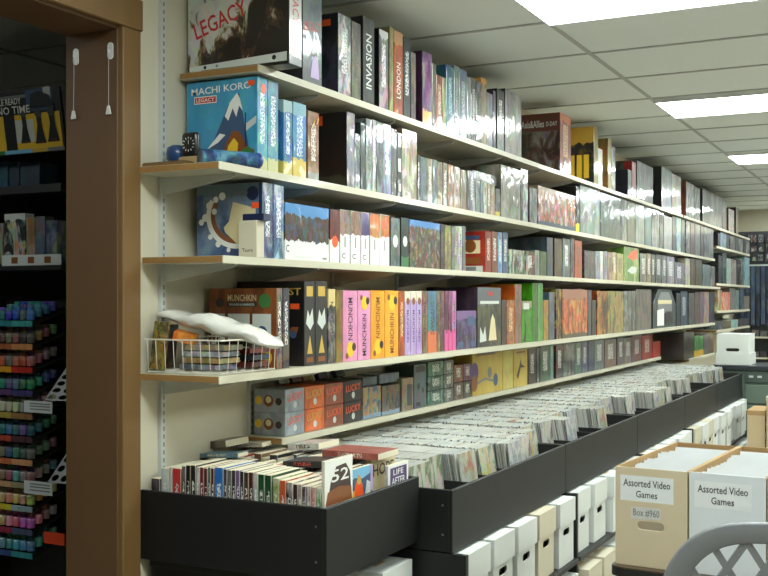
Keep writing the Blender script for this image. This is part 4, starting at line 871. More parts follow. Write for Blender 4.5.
flat(188, 226, 447, 3.0, .14, .024, [(110,96,84),(150,140,120)], 'brown paperback lying on the far row beside the bare wall', letters=(60,40,40), tilt=-6)
flat(226, 262, 446, 3.12, .1, .016, [(206,202,190),(226,222,210)], 'cream paperback lying on the far row in front of the small stacked boxes', letters=(60,60,60), tilt=-4)
flat(196, 238, 456, 2.94, .06, .014, [(90,130,150),(150,176,190)], 'pale blue thin paperback lying across the middle row', letters=(225,225,225), tilt=-4)
for o in list(bpy.data.objects):
    if '_dim' in o: del o['_dim']
# ================================================================ comics
TILT = 9
edge = plain((196,196,188), .35, coat=.5, var=.12, scale=240); edge2 = plain((166,165,160), .35, coat=.5, var=.15, scale=200); edge3 = plain((120,116,116), .4, coat=.4, var=.2, scale=160)
bagw = plain((198,199,193), .25, coat=.6, var=.05)
cmat = [cover(c, scale=34, live=.12, wrap=.65) for c in ([(206,204,196),(180,184,160),(190,130,110)],[(120,140,110),(210,204,190),(214,212,206)],[(120,134,160),(210,210,206),(206,190,150)],[(206,198,186),(214,212,206),(120,110,116)],[(206,186,120),(214,214,206),(130,150,130)],[(204,204,206),(150,156,162),(220,220,215)])]
def comic_me(i, w_=.154, h=.262, th=.0052):
    m = MB(); e = [edge, edge, edge2, edge, edge2, edge3][i % 6]
    m.box((-th/2,-w_/2,0),(th/2,w_/2,h), [edge,edge,e,e,cmat[i % 6] if i < 6 else pale[i % 3],bagw])
    me = m.build('comic_book').data
    o = [q for q in bpy.data.objects if q.data == me][0]; bpy.data.objects.remove(o); return me
pale = [bagw, plain((184,183,174),.3,coat=.6,var=.08), plain((168,174,178),.3,coat=.6,var=.1)]
CM = [comic_me(i) for i in range(12)]
zc = ZB2 + .0135
rows = []
fr = [.665,.625,.70,.715,.755,.74,.70]
for b in range(5):
    L = YB[b+1]-YB[b]-.004
    for k in range(7): rows.append((b, k, YB[b] + .014 + (L-.028)*(k+.5)/7, fr[k] if b == 0 else R.uniform(.58,.75)))
bn = ['first','second','third','fourth','last']; rn = ['nearest','second','third','fourth','fifth','sixth','farthest']
cnt = 0; st_mb = MB()
def pile(xf):
    """x of each comic from the wall out, with loose and tight stretches"""
    xs = []; x = .088
    while x < xf:
        xs.append(x); x += R.choice([.0062,.0064,.0066,.007,.009])
    return xs
for (b, k, y, xf) in rows:
    xs = pile(xf); indiv = (b == 0 and k < 3)
    base = CM[(b+k) % 6]
    ph = R.random()*6
    for i, x in enumerate(xs):
        front = i == len(xs)-1
        dz = 0
        tl = TILT + 2*math.sin(i*.09+ph)- (1.2 if front else 0)
        dy = R.uniform(-.0012,.0012)
        if indiv or front:
            o = bpy.data.objects.new('comic_book', CM[(b*3+k+5*i) % 6 if front else R.choice([6,6,7,7,8,9,9,10,11,6,7,9,R.randrange(6)])]); COL.objects.link(o)
            o.location = (x+(.002 if front else 0), y+dy, zc + dz); o.rotation_euler = (0, -math.radians(tl), R.uniform(-.004,.004)); cnt += 1
            if front: tag(o, 'front bagged comic, cover towards the aisle, in the %s row of the %s comic bin' % (rn[k], bn[b]), 'comic book', 'front comics of the rows')
            else: tag(o, 'white bagged comic filed edge-on in the %s row of the %s comic bin' % (rn[k], bn[b]), 'comic book', 'comics filed in the %s row of the first bin' % rn[k])
        else:
            Mx = Matrix.Translation((x, y+dy, zc + R.choice([0,0,0,.004]))) @ Matrix.Rotation(-math.radians(tl), 4, 'Y')
            e = R.choice([edge,edge,edge,edge2,edge2,edge3]); c = R.choice(pale*5+cmat[:2])
            st_mb.box((-.0026,-.077,0),(.0026,.077,.262), [edge,edge,e,e,c,bagw], Mx)
so = st_mb.build('filed_comics'); so['kind'] = 'stuff'; tag(so, 'mass of white bagged comics packed edge-on through the farther rows of the black bins', 'comics')
print('individual comics', cnt)
# ================================================================ long boxes
WBOX = card((204,207,203)); WBOX2 = card((196,188,166)); KRAFT = card((176,142,96)); KRAFT2 = card((198,176,140)); INSIDE = plain((60,56,50), .9)
def longbox_tpl(w_, l_, h, mat, hole=(.085,.028), hz=.52, lid=True, lidmat=None, inner=None):
    """front faces local +x, origin at base centre of the front"""
    th = .004
    me = panel_me([(-w_/2,0),(w_/2,0),(w_/2,h),(-w_/2,h)], [capsule(0, h*hz, *hole)], th)
    m = MB(); Mx = Matrix(((0,0,1,-th/2),(1,0,0,0),(0,1,0,0),(0,0,0,1)))
    m.mesh_in(me, mat, Mx)
    inn = inner or mat
    m.box((-l_,-w_/2,0),(-th,-w_/2+th,h), mat); m.box((-l_,w_/2-th,0),(-th,w_/2,h), mat); m.box((-l_,-w_/2+th,0),(-l_+th,w_/2-th,h), mat); m.box((-l_+th,-w_/2+th,0),(-th,w_/2-th,th), inn)
    return m, (w_, l_, h)
def make_long(label, grp, mat, w_=.2, l_=.62, h=.266, name='comic_long_box', slot=False):
    t = empty(name, (0,0,0)); tag(t, label, 'storage box', grp)
    m, _ = longbox_tpl(w_, l_, h, mat); m.build('box_body', t)
    m = MB(); e = .007; lh = .095
    m.box((-l_-e,-w_/2-e,h+.001),(e,w_/2+e,h+.005), mat); m.box((.0008,-w_/2-e,h-lh),(e,w_/2+e,h+.001), mat); m.box((-l_-e,-w_/2-e,h-lh),(-l_-.0008,w_/2+e,h+.001), mat)
    m.box((-l_-.0008,-w_/2-e,h-lh),(.0008,-w_/2-.0008,h+.001), mat); m.box((-l_-.0008,w_/2+.0008,h-lh),(.0008,w_/2+e,h+.001), mat); m.build('box_lid', t)
    m = MB(); m.box((-l_*.7,-w_/2+.006,.006),(-.03,w_/2-.006,h*.9), INSIDE); m.build('box_contents', t)
    if slot:
        m = MB(); m.box((-.07,-.035,h+.0052),(-.055,.035,h+.0058), KRAFT); m.build('lid_slot', t)
    return t
proto = {0: make_long('p','g',WBOX,slot=True), 1: make_long('p','g',WBOX2,slot=True), 2: make_long('p','g',WBOX)}
first = {0: True, 1: True, 2: True}
def place_long(kind, x, y, z, label, grp, rz=0.0):
    if first[kind]: o = proto[kind]; first[kind] = False
    else: o = dup(proto[kind])
    o.location = (x, y, z); o.rotation_euler = (0,0,rz); tag(o, label, 'storage box', grp); return o
nth = ['first','second','third','fourth','fifth']
for b in range(5):
    L = YB[b+1]-YB[b]
    for lv, z in ((0,.0612),(1,.3932)):
        for k in range(5):
            y = YB[b] + .022 + (L-.03)*(k+.5)/5
            kd = 1 if (b, lv, k) in ((0,1,3),(1,0,1),(3,1,0),(3,1,2),(1,0,0)) else R.choice([0,2,2])
            place_long(kd, (.845 if lv else .87) + R.uniform(-.015,.02), y, z, '%s long box under the %s comic bin, %s from the near end, %s layer' % ('cream' if kd == 1 else 'white', ['first','second','third','fourth','last'][b], nth[k], ['bottom','upper'][lv]), 'long boxes under the bins', R.uniform(-.007,.007))
place_long(0, .668, 3.10, .3815, 'white long box with a brown slot in its lid, alone under the book bin', None)
# long box upside down on the cabinet at the far end
o = place_long(2, .705, 9.72, .9475+.272, 'white cardboard box standing on its lid on the green cabinet at the far end', None, -math.pi/2)
o.scale = (.6,1.35,1.0); o.rotation_euler = (0, math.pi, math.pi/2 ) 
# ================================================================ boxes of video games on the small table
TBL = plain((84,64,48), .4, coat=.2); TEDGE = plain((30,28,27), .5)
def frame_at(u, v, Y): return at(u, v, Y)
def open_box(org, rz, w_, l_, h, mfront, mside, minside, label, title, label2=None, hole=(.085,.026), hz=.42):
    """front faces local -y"""
    t = empty('storage_box', org, rz); tag(t, label, 'storage box')
    th = .005
    me = panel_me([(0,0),(w_,0),(w_,h),(0,h)], [capsule(w_/2, h*hz, *hole)], th)
    m = MB(); m.mesh_in(me, mfront, Matrix(((1,0,0,0),(0,0,-1,th/2),(0,1,0,0),(0,0,0,1)))); m.build('front_panel', t)
    m = MB(); m.box((0,th,0),(th,l_,h), [minside,minside,mside,mside,minside,mside]); m.box((w_-th,th,0),(w_,l_,h), [minside,minside,mside,mside,mside,minside]); m.box((th,l_-th,0),(w_-th,l_,h), [minside,minside,minside,mside,mside,mside]); m.box((th,th,0),(w_-th,l_-th,th), minside); m.build('box_body', t)
    m = MB(); pl = [(w_*.07,h*.66),(w_*.82,h*.66),(w_*.82,h*.92),(w_*.07,h*.92)]
    m.add([(a,-.0008,b) for a, b in pl], [(0,1,2,3)], plain((228,230,230), .5)); p = m.build('paper_label', t)
    m = MB()
    for tx, cz, wd, hg in (('Assorted Video', .845, .66, .075), ('Games', .735, .3, .07)):
        me = text_me(tx); m.add([(w_*.445 + v.co.x*wd*w_, -.0014, h*cz + v.co.y*hg*h) for v in me.vertices], [tuple(q.vertices) for q in me.polygons], INK['darkgrey'])
    m.build('label_lettering', p)
    if label2:
        m = MB(); m.add([(a*w_,-.0008,b*h) for a, b in ((.22,.48),(.64,.49),(.64,.61),(.22,.60))], [(0,1,2,3)], plain((206,204,200), .4, coat=.5)); tp = m.build('tape_note', t)
        me = text_me(label2); m = MB(); m.add([(w_*.44 + v.co.x*.37*w_, -.0014, h*.546 + v.co.y*.08*h) for v in me.vertices], [tuple(q.vertices) for q in me.polygons], INK['grey']); m.build('note_lettering', tp)
    return t
SLV = [plain(c, .5, coat=.3, var=.04) for c in ((228,230,232),(222,220,214),(214,220,228))]
def sleeves(t, w_, l_, h, n, frac, label, grp):
    Mx = t.matrix_basis.copy()
    m = MB(); sw = w_*.86
    m.box((-sw/2,-.003,0),(sw/2,.003,h*.93), SLV[0]); me0 = m.build('game_sleeve').data
    o0 = [q for q in bpy.data.objects if q.data == me0][0]
    for i in range(n):
        y = .03 + (l_-.13)*(i+.5)/n
        o = o0 if i == 0 else o0.copy()
        if i: COL.objects.link(o)
        M2 = Mx @ Matrix.Translation((w_/2+R.uniform(-.004,.004), y, .0065 + R.uniform(0,.016))) @ Matrix.Rotation(math.radians(-13), 4, 'X')
        o.matrix_basis = M2; tag(o, label, 'game sleeve', grp)
ZT = .70
rot = -math.radians(4.6)
F3 = 3.3; d1 = lambda u, dep: Vector((D - SN*dep + CS*(u-U0)*dep/F, CS*dep + SN*(u-U0)*dep/F, 0))
a = d1(615.5, 3.30); b = d1(687.5, 3.30*1.005)
w1 = .222
bx1 = open_box((a.x, a.y, ZT+.001), rot, w1, .66, .302, card((206,190,160)), KRAFT2, KRAFT, 'kraft cardboard box labelled Assorted Video Games with a taped Box #960 note', 'x', 'Box #960')
sleeves(bx1, w1, .66, .302, 30, 1, 'white sleeve filed in the open box with the Box #960 note', 'sleeves in the kraft box')
R_ = Matrix.Rotation(rot, 3, 'Z')
a2 = Vector((a.x, a.y, 0)) + R_ @ Vector((w1+.004, .01, 0))
bx2 = open_box((a2.x, a2.y, ZT+.001), rot, .222, .66, .302, card((216,220,224)), KRAFT2, KRAFT, 'white-fronted box labelled Assorted Video Games behind the grey chair, right of the kraft one', 'x')
sleeves(bx2, .222, .66, .302, 30, 1, 'white sleeve filed in the open white-fronted box', 'sleeves in the white-fronted box')
a3 = a2 + R_ @ Vector((.226, .0, 0))
bx3 = open_box((a3.x, a3.y, ZT+.001), rot, .222, .66, .302, card((190,164,120)), KRAFT2, KRAFT, 'brown cardboard box cut off by the right edge of the picture', 'x')
sleeves(bx3, .222, .66, .302, 30, 1, 'white sleeve filed in the brown box cut off by the right edge', 'sleeves in the brown box')
# table
tc = Vector((a.x, a.y, 0)) + R_ @ Vector((0, -.035, 0))
t = empty('small_table', (tc.x, tc.y, 0), rot); tag(t, 'low brown-topped table with rounded corners under the video game boxes', 'table')
m = MB(); tw, tl, r = .9, .78, .05
pts = []
for cx, cy, s in ((r-.01,r,180),(tw-r,r,270),(tw-r,tl-r,0),(r-.01,tl-r,90)):
    for k in range(7): an = math.radians(s+90*k/6); pts.append((cx+r*math.cos(an), cy+r*math.sin(an)))
n = len(pts)
m.add([(x,y,ZT-.003) for x,y in pts]+[(x,y,ZT) for x,y in pts], [tuple(range(n-1,-1,-1)),tuple(range(n,2*n))]+[(i,(i+1)%n,n+(i+1)%n,n+i) for i in range(n)], TBL); m.build('table_top', t)
m = MB(); ep = [(.45+(x-.45)*1.008,.39+(y-.39)*1.008) for x,y in pts]
m.add([(x,y,ZT-.03) for x,y in ep]+[(x,y,ZT-.0032) for x,y in ep], [tuple(range(n-1,-1,-1)),tuple(range(n,2*n))]+[(i,(i+1)%n,n+(i+1)%n,n+i) for i in range(n)], TEDGE); m.build('table_edge', t)
for x, y in ((.06,.07),(.84,.07),(.06,.71),(.84,.71)):
    m = MB(); m.tube([(x,y,ZT-.031),(x,y,.0)], .014, STEEL, 10); m.build('table_leg', t, smooth=True)
# ================================================================ grey resin chair
RES = plain((122,124,128), .45, var=.04, scale=40)
c0 = d1(759, 2.70)
t = empty('plastic_chair', (c0.x, c0.y, 0), TH*.0+math.radians(14)); tag(t, 'grey plastic garden chair with lattice back in the lower right corner', 'chair')
# local: chair faces +y (away from the camera), back at y=0; back leans towards the camera at top
hw, zt_, zs_ = .262, .982, .47
def by(z): return -.05 - (z-.45)*.2
def arch(off, n=28):
    out = []; w_ = hw-off; top = zt_-off; zsq = .62
    for k in range(n+1):
        a_ = math.pi*k/n; sx = abs(math.cos(a_))**.72*(1 if math.cos(a_) >= 0 else -1)
        out.append((w_*sx, zsq + (top-zsq)*abs(math.sin(a_))**.72))
    return out
o_, i_ = arch(0), arch(.052)
oo = [(hw*.92,.44)] + o_ + [(-hw*.92,.44)]; ii = [((hw-.052)*.92,.44)] + i_ + [(-(hw-.052)*.92,.44)]
m = MB(); vs = []; fs = []; n = len(oo)
for pts_, dy, rr in ((oo,.0,0),(ii,.0,0),(ii,.024,0),(oo,.024,0)):
    for x, z in pts_: vs.append((x, by(z)+dy, z))
for i in range(n-1):
    for q in range(4):
        q2 = (q+1) % 4; fs.append((q*n+i, q*n+i+1, q2*n+i+1, q2*n+i))
fs += [(0,n,2*n,3*n),(3*n+n-1,2*n+n-1,n+n-1,n-1)]
m.add(vs, fs, RES); bk = m.build('chair_back', t, bevel=.005, seg=2, smooth=True)
m = MB()
def inside(x, z):
    w_ = hw-.05; top = zt_-.05; zsq = .62
    if z < .46: return False
    if z < zsq: return abs(x) < w_*.95
    return (abs(x)/w_)**(1/.36*1.0) + ((z-zsq)/(top-zsq))**(1/.36*1.0) < 1
for sgn in (1,-1):
    for k in range(-9, 10):
        p0 = None; seg = []
        for j in range(0, 161):
            s = -.6+1.2*j/160; x = k*.088 + sgn*s*.62; z = .72+s
            if inside(x, z): seg.append((x, z))
        if len(seg) > 3:
            (xa, za), (xb, zb_) = seg[0], seg[-1]; dx, dz = xb-xa, zb_-za; L = math.hypot(dx,dz); nx, nz = -dz/L*.0085, dx/L*.0085
            ext = .012; xa -= dx/L*ext; za -= dz/L*ext; xb += dx/L*ext; zb_ += dz/L*ext
            o2 = .004 if sgn > 0 else .0055
            vs = [(xa+nx,by(za)+o2,za+nz),(xa-nx,by(za)+o2,za-nz),(xb-nx,by(zb_)+o2,zb_-nz),(xb+nx,by(zb_)+o2,zb_+nz)]
            vs += [(x,y+.012,z) for x,y,z in vs]; m.add(vs, [(0,1,2,3),(7,6,5,4),(0,4,5,1),(1,5,6,2),(2,6,7,3),(3,7,4,0)], RES)
m.build('back_lattice', t)
m = MB(); m.box((-.25,-.06,.43),(.25,.40,.46), RES); m.build('chair_seat', t, bevel=.014, seg=3, smooth=True)
for sx in (-1,1):
    for yy, dy in ((-.03,-.06),(.36,.04)):
        m = MB(); m.tube([(sx*.22,yy,.432),(sx*.26,yy+dy,0)], [.026,.02], RES, 10); m.build('chair_leg', t, smooth=True)
    m = MB(); m.tube([(sx*.25,-.085,.63),(sx*.275,.06,.635),(sx*.272,.20,.625),(sx*.25,.26,.58),(sx*.24,.27,.46)], .02, RES, 10); m.build('chair_arm', t, smooth=True)
# ================================================================ far end: cabinet, boxes, rack
CAB = plain((96,112,100), .45, coat=.2, var=.06, scale=8); CTOP = plain((44,46,52), .35, coat=.3)
t = empty('cabinet', (.55, 9.66, 0)); tag(t, 'grey-green cabinet with dark counter top at the far end of the bins', 'cabinet')
m = MB(); m.box((0,.03,.0),(1.3,.6,.905), CAB); m.build('cabinet_body', t, bevel=.003)
m = MB(); m.box((-.02,.005,.9055),(1.33,.62,.945), CTOP); m.build('counter_top', t, bevel=.003)
for z0, z1 in ((.06,.60),(.62,.78)):
    m = MB(); m.box((.27,.012,z0),(1.28,.0295,z1), CAB); m.build('cabinet_door' if z0 < .1 else 'drawer_front', t, bevel=.003)
d_ = MB(); d_.box((.27,.012,.80),(1.28,.0295,.89), plain((70,84,78), .4)); d_ = d_.build('drawer_front', t, bevel=.003)
for x in (.30,.37): m = MB(); m.box((x,.001,.845),(x+.035,.0118,.862), STEEL); m.build('drawer_handle', d_)
p = d1(747, 8.3)
for i, (z, c) in enumerate(((.0005,KRAFT2),(.33,KRAFT2))):
    t = empty('carton', (p.x, p.y, z)); tag(t, 'tan carton on the floor before the green cabinet, %s of its stack' % ['bottom','top'][i], 'carton', 'tan cartons by the cabinet')
    m = MB(); m.box((0,0,0),(.135,.4,.31), c); m.build('carton_body', t, bevel=.002); m = MB(); m.box((-.003,-.003,.29),(.138,.403,.328), KRAFT); m.build('carton_lid', t, bevel=.002)
t = empty('carton', (p.x+.15, p.y-.05, .0005)); tag(t, 'tall pale carton at the right edge beside the tan stack', 'carton', None)
m = MB(); m.box((0,0,0),(.3,.4,.76), KRAFT2); m.build('carton_body', t, bevel=.002); m = MB(); m.box((-.003,-.003,.74),(.303,.403,.775), WBOX2); m.build('carton_lid', t, bevel=.002)
# rack across the far wall
FR = plain((70,72,78), .5)
t = empty('display_rack', (.03, 13.75, 0)); tag(t, 'grey pegboard rack across the far wall beyond the shelves', 'rack')
m = MB(); m.box((0,.55,.0),(1.6,.6,2.4), FR); m.build('rack_panel', t)
for z in (.8, 1.06): 
    m = MB(); m.box((0,.2,z-.02),(1.6,.5495,z), LAM); m.build('rack_shelf', t)
m = MB(); m.box((0,.33,1.95),(1.6,.37,1.97), STEEL); m.build('rack_rail', t)
k = 0
for i in range(11):
    x = .10 + .062*i
    c = [(30,40,64),(44,60,90),(24,28,40),(60,76,100)][i % 4]; m = MB(); h = R.uniform(.70,.78)
    m.box((-.022,-.03,-h),(.022,.03,0), cover([c,(90,104,124)], scale=9)); o = m.build('hanging_poster', None, (x, 14.08, 1.945)); tag(o, 'dark blue rolled poster hanging on the far rack below the grey packs', 'poster roll', 'dark rolls on the far rack')
for j, z in enumerate((2.02,2.14,2.26)):
    for i in range(9):
        c = R.choice([(110,110,112),(150,150,150),(84,80,84),(60,60,66),(150,120,120)]); m = MB(); m.box((-.03,-.02,0),(.03,.02,R.uniform(.07,.1)), cover([c,(50,50,54),(190,190,190)], scale=30))
        o = m.build('blister_pack', None, (.1+.085*i+R.uniform(-.01,.01), 14.27, z)); tag(o, 'grey blister pack hanging in the upper rows of the far rack', 'blister pack', 'packs on the far rack')
for j, z in enumerate((.8005,1.0605)):
    for i in range(7):
        c = R.choice([(130,120,110),(150,140,130),(96,96,100),(170,140,100)]); m = MB(); m.box((-.04,-.1,0),(.04,.1,R.uniform(.06,.095)), cover([c,(90,90,90)], scale=20))
        o = m.build('game_box', None, (.12+.1*i, 14.10, z)); tag(o, 'small tan-grey box on the %s shelf of the far rack' % ['lower','upper'][j], 'game box', 'boxes on the far rack, %s shelf' % ['lower','upper'][j])
# ================================================================ hooks and cords on the door jamb
YJ = OY1 - .02
HK = plain((222,222,218), .4, coat=.3); CORD = plain((170,165,160), .6)
for i, (u, v, v2, lab) in enumerate(((76.5,57,115,'left, farther'),(111,51,110,'right, nearer'))):
    a = at(u, v, YJ); b = at(u-1.5 if i == 0 else u-1, v2, YJ)
    t = empty('wall_hook', (a.x, YJ, a.z)); tag(t, 'white oval adhesive hook on the brown door jamb, %s one of the pair' % lab.split(',')[0], 'hook', 'white hooks on the jamb')
    m = MB(); cp = capsule(0,0,.052,.021); me = panel_me(cp, [], .004); m.mesh_in(me, HK, Matrix(((0,1,0,0),(0,0,-1,-.0024),(1,0,0,0),(0,0,0,1)))); m.build('hook_plate', t)
    m = MB(); m.tube([(0,-.004,.0),(0,-.012,-.006),(0,-.014,.002)], .0025, HK, 6); m.build('hook_peg', t)
    c = empty('pull_cord', (a.x, YJ, a.z)); tag(c, 'thin cord with a small white tag hanging from the %s oval hook' % lab.split(',')[0], 'cord', 'cords on the jamb')
    dx, dz = b.x-a.x, b.z-a.z
    m = MB(); m.tube([(0,-.011,-.0105),(dx*.6,-.008,dz*.5),(dx,-.007,dz+.012)], .0012, CORD, 5); m.build('cord_line', c)
    m = MB(); m.add([(dx-.004,-.009,dz+.012),(dx+.004,-.009,dz+.012),(dx+.010,-.009,dz-.014),(dx-.010,-.009,dz-.014),(dx-.004,-.005,dz+.012),(dx+.004,-.005,dz+.012),(dx+.010,-.005,dz-.014),(dx-.010,-.005,dz-.014)], [(0,1,2,3),(7,6,5,4),(0,4,5,1),(1,5,6,2),(2,6,7,3),(3,7,4,0)], HK); m.build('cord_tag', c)
# ================================================================ paint display in the side room
YD = 2.95
BLKM = plain((20,20,22), .5, var=.1)
t = empty('display_stand', (-1.0, 3.0, 0)); tag(t, 'tall black paint display stand in the dark side room', 'display stand')
xs0 = -.60
m = MB(); m.box((-.9,.20,0),(.36,.22,2.36), BLKM); m.build('stand_back', t)
m = MB(); m.box((-.004,.135,1.62),(.014,.1995,2.07), BLKM); m.build('stand_post', t)
zsh = at(30, 262, YD).z
m = MB(); m.box((-.9,-.05,zsh-.03),(.36,.1995,zsh-.006), BLKM); m.build('stand_shelf', t)
m = MB(); m.box((-.9,-.05,at(30,185,YD).z-.03),(.36,.1995,at(30,185,YD).z), BLKM); m.build('stand_shelf', t)
pr0, pr1 = at(2,266,YD-.0025), at(61,255,YD-.0025)
rail = MB(); rail.box((pr0.x+1.0,-.0525,pr0.z),(pr1.x+1.0,-.0502,pr1.z+.004), plain((200,206,206), .5)); rl = rail.build('price_rail', t)
m = MB()
for f in (.22,.5,.78): 
    cx = pr0.x+1.0+(pr1.x-pr0.x)*f; m.box((cx-.016,-.0532,pr0.z+.008),(cx+.016,-.0526,pr1.z-.004), INK['brown'])
m.build('rail_pictures', rl)
# header sign, leaning
s0, s1 = at(0,157,2.90), at(66,150,2.90)
x0_, x1_ = -1.55, s1.x
z0_, z1_ = at(66,150,2.90).z, at(56,86,2.86).z
t = empty('header_sign', (x0_, 2.90, z0_)); tag(t, 'printed header sign with BATTLE READY IN NO TIME lettering above the paint stand', 'sign')
W_, H_ = x1_-x0_, z1_-z0_
sh = Matrix(((1,0,0,0),(0,1,-.16,0),(0,0,1,0),(0,0,0,1)))
m = MB(); m.box((0,0,0),(W_,.012,H_), BLKM, sh); m.build('sign_board', t)
class SignPrint(Print):
    def __init__(s): s.mb = MB(); s.k = 0; s.o = Vector((0,0,0)); s.a = Vector((1,0,0)); s.n = Vector((0,-1,0)); s.w = W_; s.h = H_
    def P(s, a, b): return sh @ Vector((a*s.w, -(.0006+.0003*s.k), b*s.h))
def au(u, v): 
    q = at(u, v, 2.88); return ((q.x-x0_)/W_, (q.z-z0_)/H_)
p = SignPrint()
def sq(u0,v0,u1,v1,mat,sk=0): 
    a0,b0 = au(u0,v1); a1,b1 = au(u1,v0); p.poly([(a0,b0),(a1,b0),(a1,b1),(a0,b1)], mat)
sq(-60,92,53,113,INK['grey']); sq(-60,97,36,113,INK['black']); sq(28,88,55,112,INK['slate']); sq(46,87,53,104,INK['pale']); 
q0, q1 = au(35,113), au(64,113)
p.rect(0, .02, .99, au(30,114)[1], INK['yellow']); sq(13,119,33,143,INK['pale']); sq(4,113,15,152,INK['black'])
for u_, v_, r_ in ((24,128,.022),(39,128,.024),(52,126,.026)):
    a_, b_ = au(u_, v_); p.poly([(a_-r_,b_-.2),(a_-r_*.4,b_+.05),(a_-r_*.5,b_+.2),(a_+r_*.5,b_+.2),(a_+r_*.6,b_),(a_+r_,b_-.2)], INK['black']); p.disc(a_, b_+.24, r_*.7, INK['darkgrey']); p.rect(a_-r_*1.1,b_-.24,a_+r_*1.1,b_-.2,INK['dark'])
a_, b_ = au(42,100); p.poly([(a_-.05,b_-.12),(a_-.04,b_+.1),(a_,b_+.14),(a_+.05,b_+.05),(a_+.07,b_-.12)], INK['black'])
p.rect(.55,.0,.7,.06,INK['green']); p.rect(.7,.0,.84,.06,INK['sky']); p.rect(.84,0,.92,.06,INK['gold']); p.rect(.92,0,1,.06,INK['grey'])
a_, b_ = au(3,104); a2_, b2_ = au(9,109.5)
def stext(s, ur, v, wpx, hpx):
    ar, bc = au(ur, v); al, _ = au(ur-wpx, v); _, bt = au(ur, v-hpx/2); _, bb = au(ur, v+hpx/2)
    p.text(s, (ar+al)/2, bc, ar-al, bt-bb, INK['white'])
def _t(t_, a, b, w_, h, mat):
    me = text_me(t_); p.mb.add([p.P(a+v.co.x*w_, b+v.co.y*h) for v in me.vertices], [tuple(q.vertices) for q in me.polygons], mat); p.k += 1
p.text = _t
stext('BATTLE READY', 24, 101.5, 33, 6); stext('IN NO TIME', 32, 109, 43, 7.5)
p.build('sign_print', t)
# booklets
for i, (ua, ub, v, c, l) in enumerate(((-6,3,223,[(110,96,84),(170,160,150)],'brown and white booklet at the left edge above the price rail'),(4,25,213,[(24,24,28),(190,196,190),(206,150,50)],'white pack with black and yellow picture above the price rail'),(26,35,217,[(150,130,96),(190,180,160)],'tan booklet beside the white pack above the price rail'),(35.5,45,216,[(140,176,190),(190,206,206)],'pale aqua booklet above the price rail'),(46,57,220,[(60,84,120),(176,180,180)],'blue and white pack at the right end above the price rail'))):
    a, b = at(ua, 256, YD+.01), at(ub, v, YD+.01); zb = zsh-.0055
    m = MB(); m.box((a.x,0,0),(b.x-.002,.05,b.z-zb), cover(c, scale=22, top=(200,206,204) if i == 1 else None, topz=.86)); tag(m.build('booklet', None, (0, YD+.01, zb), bevel=.002), l, 'booklet', 'booklets on the paint stand')
# dark teal boxes on the upper shelf
zq = at(30,185,YD).z + .0005
for i, (ua, ub) in enumerate(((-8,8),(9,19),(20,40))):
    a, b = at(ua,185,YD+.03), at(ub,162,YD+.03); m = MB(); m.box((a.x,0,0),(b.x-.003,.1,b.z-zq), cover([(20,60,80),(40,96,120)], scale=12)); tag(m.build('paint_set_box', None, (0,YD+.03,zq), bevel=.002), 'dark teal box under the header sign, %s of three' % ['leftmost','middle','rightmost'][i], 'box', 'teal boxes on the stand')
# paint tiers
t = empty('paint_rack', (-.79, YD, .40)); tag(t, 'tiered rack full of small paint pots in the dark side room', 'paint rack')
tiers = []
strip = [[(40,120,130),(60,150,150)],[(150,84,50),(190,130,80)],[(206,150,30),(180,40,30)],[(90,60,110),(60,60,110)],[(170,150,70),(150,110,70)],[(170,70,50),(80,50,60)],[(190,110,70),(206,150,110)],[(190,150,110),(150,140,110)],[(206,190,50),(150,170,180)],[(150,40,70),(70,80,110)],[(40,70,130),(50,140,150)]]
pots = [(50,90,150),(90,100,104),(150,110,90),(50,90,120),(170,170,160),(80,110,130),(96,100,110),(120,116,130),(190,180,110),(190,130,150),(60,120,150)]
tn = ['topmost','second','third','fourth','fifth','sixth','seventh','eighth','ninth','tenth','lowest']
pot_me = {}
def pot(c):
    if c not in pot_me:
        m = MB(); m.lathe([(.0145,0),(.0158,.003),(.0158,.022)], plain(c, .3, coat=.4, var=.1), 12); m.lathe([(.0166,.0222),(.0166,.033),(.014,.0365),(.004,.037)], plain(tuple(min(255,int(x*.8)+40) for x in c), .35, coat=.4), 12)
        o = m.build('paint_pot'); pot_me[c] = o.data; bpy.data.objects.remove(o)
    return pot_me[c]
for k in range(11):
    z = H - .00375*(323+23.3*k-300)
    zl = z - .4
    m = MB(); m.box((-.30,0,zl-.012),(.012,.17,zl), BLKM, Matrix(((1,0,0,0),(0,1,0,0),(0,.3,1,0),(0,0,0,1)))); tr = m.build('rack_tier', t)
    m = MB()
    for j in range(6):
        c = strip[k][0 if j < 3 else 1]; m.box((-.205+j*.036,-.002,zl-.014),(-.205+(j+1)*.036-.002,-.0003,zl+.008), plain(c, .5, coat=.3))
    m.build('colour_strip', tr)
    for i in range(6):
        for j in range(4):
            c0_ = pots[k]; c = tuple(max(15,min(235,int(x + R.choice([-35,-10,10,35])))) for x in c0_)
            c = tuple(int(x/25)*25+10 for x in c)
            o = bpy.data.objects.new('paint_pot', pot(c)); COL.objects.link(o); o.location = (-.79-.018-.036*i, YD+.02+.037*j, z+.0006+.3*(.037*j+.02)+.004)
            tag(o, 'small paint pot on the %s tier of the paint rack' % tn[k], 'paint pot', 'paint pots on the %s tier' % tn[k])
m = MB(); m.box((-.31,.1705,.0),(.016,.18,1.12), BLKM); m.build('rack_back', t)
m = MB(); m.box((-.312,0,0),(-.308,.1704,1.12), BLKM); m.build('rack_side', t)
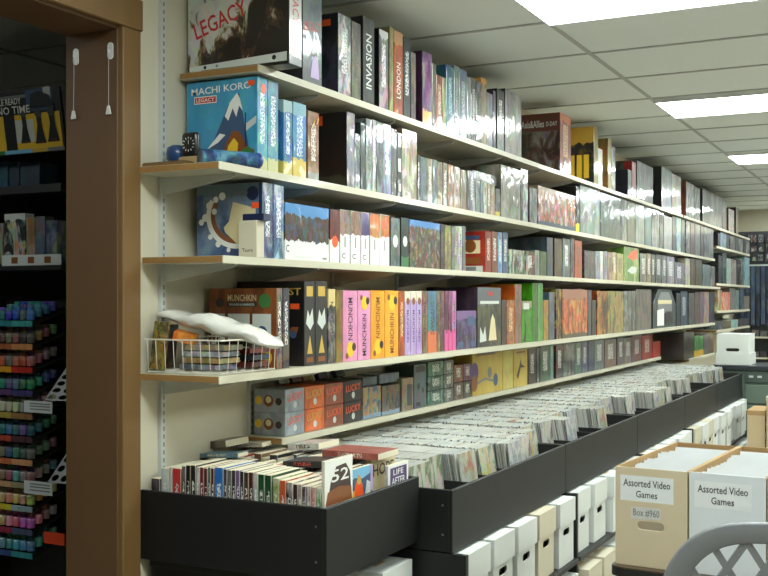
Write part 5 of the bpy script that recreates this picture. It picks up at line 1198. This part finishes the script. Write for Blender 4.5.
# perforated pale pot holders at the right of the rack
def holder(u0, v0, u1, v1, Y, nx, nz, lab):
    a, b = at(u0, v1, Y), at(u1, v0, Y); w_, h = b.x-a.x, b.z-a.z
    holes = []
    for i in range(nx):
        for j in range(nz):
            cx, cy = w_*(i+.5)/nx, h*(j+.5)/nz; rx, ry = w_/nx*.38, h/nz*.36
            holes.append([(cx+rx*math.cos(6.2832*k/14), cy+ry*math.sin(6.2832*k/14)) for k in range(14)])
    me = panel_me([(0,0),(w_,0),(w_,h),(0,h)], holes, .004)
    m = MB(); m.mesh_in(me, plain((176,178,184), .5), Matrix(((1,.42,0,0),(0,.5,-1,0),(0,1,0,0),(0,0,0,1)))); o = m.build('pot_holder', None, (a.x, Y, a.z)); tag(o, lab, 'pot holder', 'perforated holders by the paint rack')
holder(45, 368, 66, 400, 2.98, 2, 5, 'pale perforated pot holder beside the paint rack, upper one')
holder(48, 448, 66, 482, 2.98, 2, 4, 'pale perforated pot holder beside the paint rack, lower one')
for (u0, v0, u1, v1, c, l) in ((24,402,52,412,(206,212,216),'white price card clipped beside the paint rack, upper one'),(24,483,52,493,(206,212,216),'white price card clipped beside the paint rack, lower one'),(44,534,64,543,(226,70,30),'bright orange tag low beside the paint rack')):
    a, b = at(u0, v1, 2.935), at(u1, v0, 2.935); m = MB(); m.box((a.x,0,a.z),(b.x,.003,b.z), plain(c, .5, coat=.2)); 
    if c[0] < 210:
        for f in (.25,.5,.72): m.box((a.x+.03,-.0006,a.z+(b.z-a.z)*f),(b.x-.01,-.0001,a.z+(b.z-a.z)*(f+.1)), INK['grey'])
    pc = m.build('price_tag' if c[0] > 210 else 'price_card', t, (.79,2.935-YD,-.4)); pc['label'] = l
light(-2.4, 1.1, 'dim ceiling panel added out of view to brighten the side room', None, emit((244,255,250), 3.8))  # unseen fill panel, added so the paint pots show
# glowing bar added deeper in the side room, imitating a reflection
a, b = at(44,198,5.34), at(67,194,5.34); t = empty('reflection_bar', (a.x, 5.3485, a.z)); tag(t, 'short glowing white bar imitating a reflection deep in the dark side room', 'glowing bar')
m = MB(); m.box((0,0,0),(b.x-a.x+.1,.04,.03), emit((255,252,244), 2.0)); m.build('bar_glow', t); m = MB(); m.box((-.01,-.01,.0305),(b.x-a.x+.11,.05,.05), HK); m.build('bar_cover', t)
